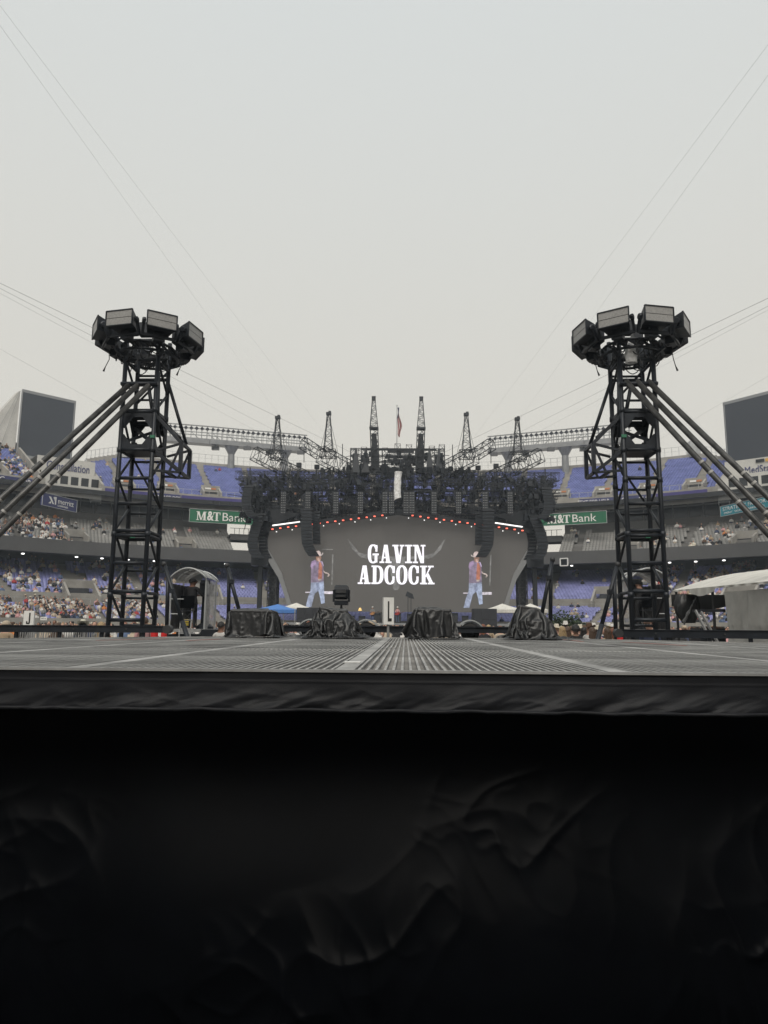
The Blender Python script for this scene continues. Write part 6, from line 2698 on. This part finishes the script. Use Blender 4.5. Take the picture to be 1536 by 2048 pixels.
# ---- far crowds, one mass in each place
def crowd(name, spots, stand, label):
    n = len(spots)
    quads = [(3, 2, 1, 0), (4, 5, 6, 7), (0, 1, 5, 4), (1, 2, 6, 5), (2, 3, 7, 6), (3, 0, 4, 7)]
    V, F, K = [], [], []

    def hexa(lo, hi, z0, z1, k):
        o = len(V)
        for (x0, x1, y0, y1), z in ((lo, z0), (hi, z1)):
            V.extend([(x0, y0, z), (x1, y0, z), (x1, y1, z), (x0, y1, z)])
        for q in quads:
            F.append(tuple(i + o for i in q))
            K.append(k)
    zt = .82 if stand else .42
    hexa((-.17, .17, -.11, .11), (-.22, .22, -.12, .12), zt, zt + .52, 1)
    hexa((-.22, .22, -.12, .12), (-.08, .08, -.07, .07), zt + .52, zt + .62, 1)
    if stand:
        hexa((-.16, .16, -.1, .1), (-.17, .17, -.11, .11), 0, .82, 2)
    else:
        hexa((-.17, .17, -.5, -.36), (-.17, .17, -.5, -.36), -.02, .45, 2)
        hexa((-.18, .18, -.5, .1), (-.18, .18, -.5, .1), .40, .55, 2)
    for s in (-1, 1):
        hexa((s * .25 - .05, s * .25 + .05, -.26, -.12), (s * .25 - .05, s * .25 + .05, -.08, .08), zt + .12, zt + .48, 1)
    # head from a rounded block
    o = len(V)
    hc_ = zt + .76
    N = 3
    grid = {}
    for ax in range(3):
        for sg in (-1, 1):
            ids = []
            for i in range(N):
                for j in range(N):
                    a, b = -1 + 2 * i / (N - 1), -1 + 2 * j / (N - 1)
                    p = [0, 0, 0]
                    p[ax] = sg
                    p[(ax + 1) % 3], p[(ax + 2) % 3] = a, b
                    key = tuple(p)
                    if key not in grid:
                        d = Vector(p).normalized()
                        grid[key] = len(V)
                        V.append((d.x * .095, d.y * .115, hc_ + d.z * .135))
                    ids.append(grid[key])
            for i in range(N - 1):
                for j in range(N - 1):
                    q = (ids[i * N + j], ids[(i + 1) * N + j], ids[(i + 1) * N + j + 1], ids[i * N + j + 1])
                    F.append(q if sg > 0 else q[::-1])
                    c = sum((Vector(V[w]) for w in q), Vector()) / 4
                    K.append(4 if (c.z > hc_ + .02 and c.y > -.07) or c.y > .04 else 3)
    # hat: brim and crown, folded away when not worn
    hb = len(V)
    hexa((-.21, .21, -.24, .24), (-.21, .21, -.24, .24), hc_ + .07, hc_ + .09, 5)
    hexa((-.11, .11, -.13, .13), (-.09, .09, -.11, .11), hc_ + .09, hc_ + .2, 5)
    V, F, K = np.array(V), np.array(F), np.array(K)
    sp_ = np.array(spots)         # x, y, z, yaw
    hatw = rng.random(n) < .09
    ca, sa = np.cos(sp_[:, 3]), np.sin(sp_[:, 3])
    scl = rng.normal(1, .05, n)
    B = np.repeat(V[None], n, 0)
    B[~hatw, hb:, :] = np.array([0, 0, hc_])
    lean = rng.normal(0, .05, n)
    xx = B[:, :, 0] + lean[:, None] * (B[:, :, 2] - .4)
    yy = B[:, :, 1]
    X = sp_[:, 0:1] + (xx * ca[:, None] - yy * sa[:, None]) * scl[:, None]
    Y = sp_[:, 1:2] + (xx * sa[:, None] + yy * ca[:, None]) * scl[:, None]
    Z = sp_[:, 2:3] + B[:, :, 2] * scl[:, None]
    VV = np.stack([X, Y, Z], -1).reshape(-1, 3)
    FF = (F[None] + (np.arange(n) * len(V))[:, None, None]).reshape(-1, 4)
    names = ['white', 'black', 'grey', 'tan', 'denim', 'red', 'orange', 'pink', 'navy', 'beige', 'brown', 'cream']
    mats = [CLO[c] for c in names] + [SKIN, SKIN2] + [HAIRC[c] for c in ('blonde', 'brown', 'black', 'auburn')]
    pr = np.array([.24, .24, .12, .04, .08, .02, .012, .06, .06, .08, .04, .025])
    sh = rng.choice(12, n, p=pr / pr.sum())
    lg = rng.choice([4, 1, 9, 2, 8, 0], n)
    sk = rng.choice([12, 12, 12, 13], n)
    hr = rng.choice([14, 15, 15, 16, 17], n)
    ht = rng.choice([11, 0, 9, 10, 1], n, p=[.35, .25, .15, .1, .15])
    tab = np.stack([sh, sh, lg, sk, hr, ht], 1)
    mi = tab[:, K].reshape(-1)
    ob = np_mesh(name, VV, FF, mats, mi)
    tag(ob, label, 'crowd', kind='stuff')
    return ob


def dens(px, py, tier):
    nz = .5 + .9 * noise.noise(Vector((px * .018, py * .05, tier * 7.3)))
    nz = max(0, min(1, nz))
    if tier == 0:
        if px < 330:
            f = np.interp(py, [1130, 1150, 1185, 1200, 1245], [.25, .30, .5, .85, .9])
            f *= np.interp(px, [0, 200, 330], [1, .95, .75])
            return f * (.25 + 1.5 * nz) if py < 1195 else f * (.55 + .7 * nz)
        if px < 440:
            return .10 * nz
        if px < 1140:
            return .015
        if px < 1250:
            return .45 * nz if py > 1205 else .03
        return (.75 if py > 1195 else .55) * (.2 + 1.3 * nz)
    if tier == 1:
        if px < 150:
            return .75 * nz * 1.3 if py > 1040 else .3
        if px < 230:
            return .28 * nz
        if px < 1250:
            return .02
        return .35 * nz * np.interp(px, [1250, 1536], [.4, 1.5])
    if px < 75:
        return .3
    return .003


for nm, spots, tier, lab in (('lower_tier_crowd', SP_LOW, 0, 'spectators seated across the lower tier'), ('club_tier_crowd', SP_CLUB, 1, 'spectators seated on the grey middle tier'), ('upper_tier_crowd', SP_UP, 2, 'spectators seated high in the upper tier')):
    sel = []
    for az, r_, z_ in spots:
        p = pol(az, r_ + .1, z_)
        px, py = proj(p + Vector((0, 0, .9)))
        if -60 < px < 1600 and rng.random() < dens(px, py, tier):
            sel.append((p.x, p.y, z_ + .04, -R(az)))
    crowd(nm, sel, False, lab)
sel = []
for k in range(2600):
    x, y = random.uniform(-44, 44), random.uniform(25, 74)
    if abs(x) > 12 and y < 28 or math.hypot(x, y - CY) > 54:
        continue
    px, py = proj((x, y, 1.6))
    if 330 < px < 440 and y < 30:
        continue
    if random.random() < .55:
        sel.append((x, y, 0, random.uniform(-.5, .5)))
crowd('floor_crowd', sel, True, 'standing spectators packed on the field before the main stage')
sel = []
for k in range(700):
    x, y = random.uniform(-16, 16), random.uniform(-22, -1.0)
    if math.hypot(x, y) < 1.2:
        continue
    sel.append((x, y, 0, random.uniform(-.4, .4)))
crowd('unseen_rear_crowd', sel, True, 'unseen standing spectators added behind the viewpoint to block low sky light')  # unseen crowd, added to keep low sky light off the drape

# ================================================================== FAR THINGS ON THE FIELD
def popup_tent(px, pyt, pye, w_px, Y, m_, label):
    c = P(px, pye, Y)
    wd = w_px / FPX * Y
    h = c.z
    top = P(px, pyt, Y).z
    t = thing('pop_up_tent', label, 'tent', (c.x, c.y + wd / 2, 0), 'pop-up tents before the stage')
    x0, x1, y0, y1 = c.x - wd / 2, c.x + wd / 2, c.y, c.y + wd
    ap = (c.x, c.y + wd / 2, top)
    mb = MB()
    rim = [(x0, y0, h), (x1, y0, h), (x1, y1, h), (x0, y1, h)]
    mid = [((a[0] * .5 + ap[0] * .5), (a[1] * .5 + ap[1] * .5), h + (top - h) * .42) for a in rim]
    mb.add(rim + mid + [ap], [(i, (i + 1) % 4, (i + 1) % 4 + 4, i + 4) for i in range(4)] + [(i + 4, (i + 1) % 4 + 4, 8) for i in range(4)])
    mb.build('canopy', m_, t)
    mb = MB()
    lowr = [(a[0], a[1], h - .25) for a in rim]
    mb.add(rim + lowr, [(i, (i + 1) % 4, (i + 1) % 4 + 4, i + 4) for i in range(4)])
    mb.build('valance', m_, t)
    for a in rim:
        mb = MB()
        mb.tube((a[0], a[1], 0), (a[0], a[1], h), .04, n=6)
        mb.build('leg', GALV, t)


BLUET = mat('blue_canvas', (0.07, 0.2, 0.52), .7)
popup_tent(548, 1207, 1219, 84, 52, BLUET, 'blue pop-up tent left of the stage')
popup_tent(588, 1204.5, 1216, 62, 60, CANVAS, 'white pop-up tent just right of the blue one')
popup_tent(1010, 1206, 1219, 74, 56, CANVAS, 'white pop-up tent right of the stage')
popup_tent(1066, 1206, 1219, 60, 58, CANVAS, 'white pop-up tent behind the rightmost tarp')
for px0, px1, py0, Y, lab in ((593, 641, 1215, 50, 'black block of side-fill loudspeakers in front of the left screen figure'), (947, 994, 1217, 50, 'black block of side-fill loudspeakers in front of the right screen figure')):
    a, b = P(px0, py0, Y), P(px1, py0, Y)
    t = thing('loudspeaker_block', lab, 'loudspeakers', ((a.x + b.x) / 2, Y + .8, 0), 'loudspeaker blocks on the field')
    n = 3
    for k in range(n):
        for j in range(4):
            wd, h = (b.x - a.x) / n, a.z / 4
            mb = MB()
            mb.box((a.x + wd * (k + .5), Y + .8, h * (j + .5)), (wd * .985, 1.5, h * .985))
            mb.build('cabinet', mat('loudspeaker_grille', (0.028, 0.03, 0.036), .7), t)
# band gear on the stage
zs = 2.0
rg = random.Random(4)
ORD = 'first second third fourth fifth sixth seventh eighth ninth tenth eleventh twelfth thirteenth fourteenth fifteenth sixteenth'.split()
for k in range(16):
    px = 640 + k * 22 + rg.uniform(-6, 6)
    c = P(px, 1230, YS - 1 + rg.uniform(-3, 1))
    t = thing('amplifier_stack', 'dark amplifier stack on the stage floor, %s from the left' % ORD[k], 'amplifier', (c.x, c.y, zs), 'amplifier stacks on the stage')
    hh = rg.uniform(.6, 1.25)
    mb = MB()
    mb.box((c.x, c.y, zs + hh / 2), (.75, .5, hh))
    mb.build('cabinet', BLACK, t)
    mb = MB()
    mb.box((c.x, c.y - .26, zs + hh * .42), (.66, .03, hh * .7))
    mb.build('grille', DKGREY, t)
lc = P(720, 1226, YS - 3)
t = thing('floor_lamp', 'lit floor lamp with yellow shade on the stage', 'lamp', (lc.x, lc.y, zs))
mb = MB()
mb.tube((lc.x, lc.y, zs), (lc.x, lc.y, P(720, 1221, YS - 3).z), .03, n=6)
mb.build('pole', DKGREY, t)
mb = MB()
zz_ = P(720, 1221.5, YS - 3).z
mb.lathe((lc.x, lc.y, zz_), [(.22, 0), (.10, .34)], 12)
mb.build('lamp_shade', mat('lit_shade', (.6, .4, .15), .8, emit=(1, .62, .22), es=.55, var=0), t)
for px, shirt, hat, lab in ((745, 'grey', 'white', 'guitarist in pale hat left of the L sign'), (795, 'pink', 'white', 'guitarist with red guitar right of the L sign')):
    c = P(px, 1230, YS - 4.5)
    person(lab, (c.x, c.y, zs), math.pi, 'camera', SKIN, shirt, 'denim', ('short', 'brown'), None, hat, 1.8, 'musicians on the stage')
    gt = thing('guitar', 'tan guitar held by the musician left of the L sign' if px < 760 else 'red guitar held by the musician right of the L sign', 'guitar', (c.x, c.y - .25, zs + 1.0), 'guitars on the stage')
    mb = MB()
    pts = [(.25 * math.cos(a) * (1 + .25 * math.cos(2 * a)), .17 * math.sin(a)) for a in np.linspace(0, 2 * math.pi, 17)[:-1]]
    mb.prism([(c.x + x, c.y - .28, zs + 1.02 + y + x * .2) for x, y in pts], (0, .08, 0))
    mb.build('body', CLO['red'] if px > 760 else mat('guitar_tan', (.5, .25, .1), .4), gt)
    mb = MB()
    mb.bar((c.x + .2, c.y - .3, zs + 1.06), (c.x + .85, c.y - .3, zs + 1.25), .06)
    mb.build('neck', CLO['brown'], gt)
for px, py, lab in ((816, 1187, 'black microphone boom stand right of the horned skull graphic'), (822, 1190, 'black microphone boom stand nearest the third tarp')):
    c, b = P(px, py, YS - 3), P(px, 1240, YS - 3)
    t = thing('boom_stand', lab, 'stand', (c.x, c.y, zs), 'boom stands on the stage')
    mb = MB()
    mb.tube((c.x, c.y, zs), (c.x, c.y, c.z), .035, n=6)
    mb.build('pole', BLACK, t)
    mb = MB()
    mb.hexa([(c.x - .3, c.y - .2, c.z - .3), (c.x + .35, c.y - .2, c.z - .45), (c.x + .35, c.y + .2, c.z - .45), (c.x - .3, c.y + .2, c.z - .3), (c.x - .1, c.y - .15, c.z + .25), (c.x + .2, c.y - .15, c.z + .1), (c.x + .2, c.y + .15, c.z + .1), (c.x - .1, c.y + .15, c.z + .25)])
    mb.build('head', BLACK, t)
# shrubs in tubs behind the rightmost tarp
for px, w_, lab in ((1122, .8, 'dark leafy shrub behind the rightmost tarp, taller one'), (1143, .75, 'dark leafy shrub behind the rightmost tarp, lower one')):
    Y = 34
    c = P(px, 1240, Y)
    top = P(px, 1231 if px < 1130 else 1238, Y).z
    t = thing('shrub', lab, 'shrub', (c.x, Y, 0), 'shrubs by the stage')
    mb = MB()
    mb.tube((c.x, Y, 0), (c.x, Y, top - .3), .05, .03, 6)
    for k in range(7):
        mb.tube((c.x, Y, top - .7), (c.x + rg.uniform(-.5, .5), Y + rg.uniform(-.4, .4), top - rg.uniform(0, .4)), .02, .008, 5)
    mb.build('trunk', CLO['brown'], t)
    mb = MB()
    for k in range(600):
        d = Vector((rg.gauss(0, .32), rg.gauss(0, .3), rg.gauss(0, .2)))
        p = Vector((c.x, Y, top - .35)) + d
        a = Vector((rg.uniform(-1, 1), rg.uniform(-1, 1), rg.uniform(-.3, 1))).normalized()
        b = a.cross(Vector((rg.uniform(-1, 1), rg.uniform(-1, 1), rg.uniform(-1, 1)))).normalized()
        mb.add([p - b * .03, p + a * .08 - b * .035, p + a * .17, p + a * .08 + b * .035], [(0, 1, 2, 3)])
    tag(mb.build('crown', mat('dark_leaf', (.045, .07, .035), .6, 0, .3, 5), t), kind='stuff')

# ================================================================== HAZE
hz = MB()
hz.box((0, CY, 30.5), (300, 300, 63))
ho = hz.build('haze', [])
ho.data.materials.clear()
hm = bpy.data.materials.new('haze_air')
hm.use_nodes = True
hn, hl = hm.node_tree.nodes, hm.node_tree.links
hn.clear()
oo_ = hn.new('ShaderNodeOutputMaterial')
pv = hn.new('ShaderNodeVolumePrincipled')
pv.inputs['Color'].default_value = (0.82, 0.91, 1.0, 1)
pv.inputs['Density'].default_value = 0.00072
pv.inputs['Anisotropy'].default_value = 0.2
hl.new(pv.outputs[0], oo_.inputs['Volume'])
ho.data.materials.append(hm)
tag(ho, kind='stuff')
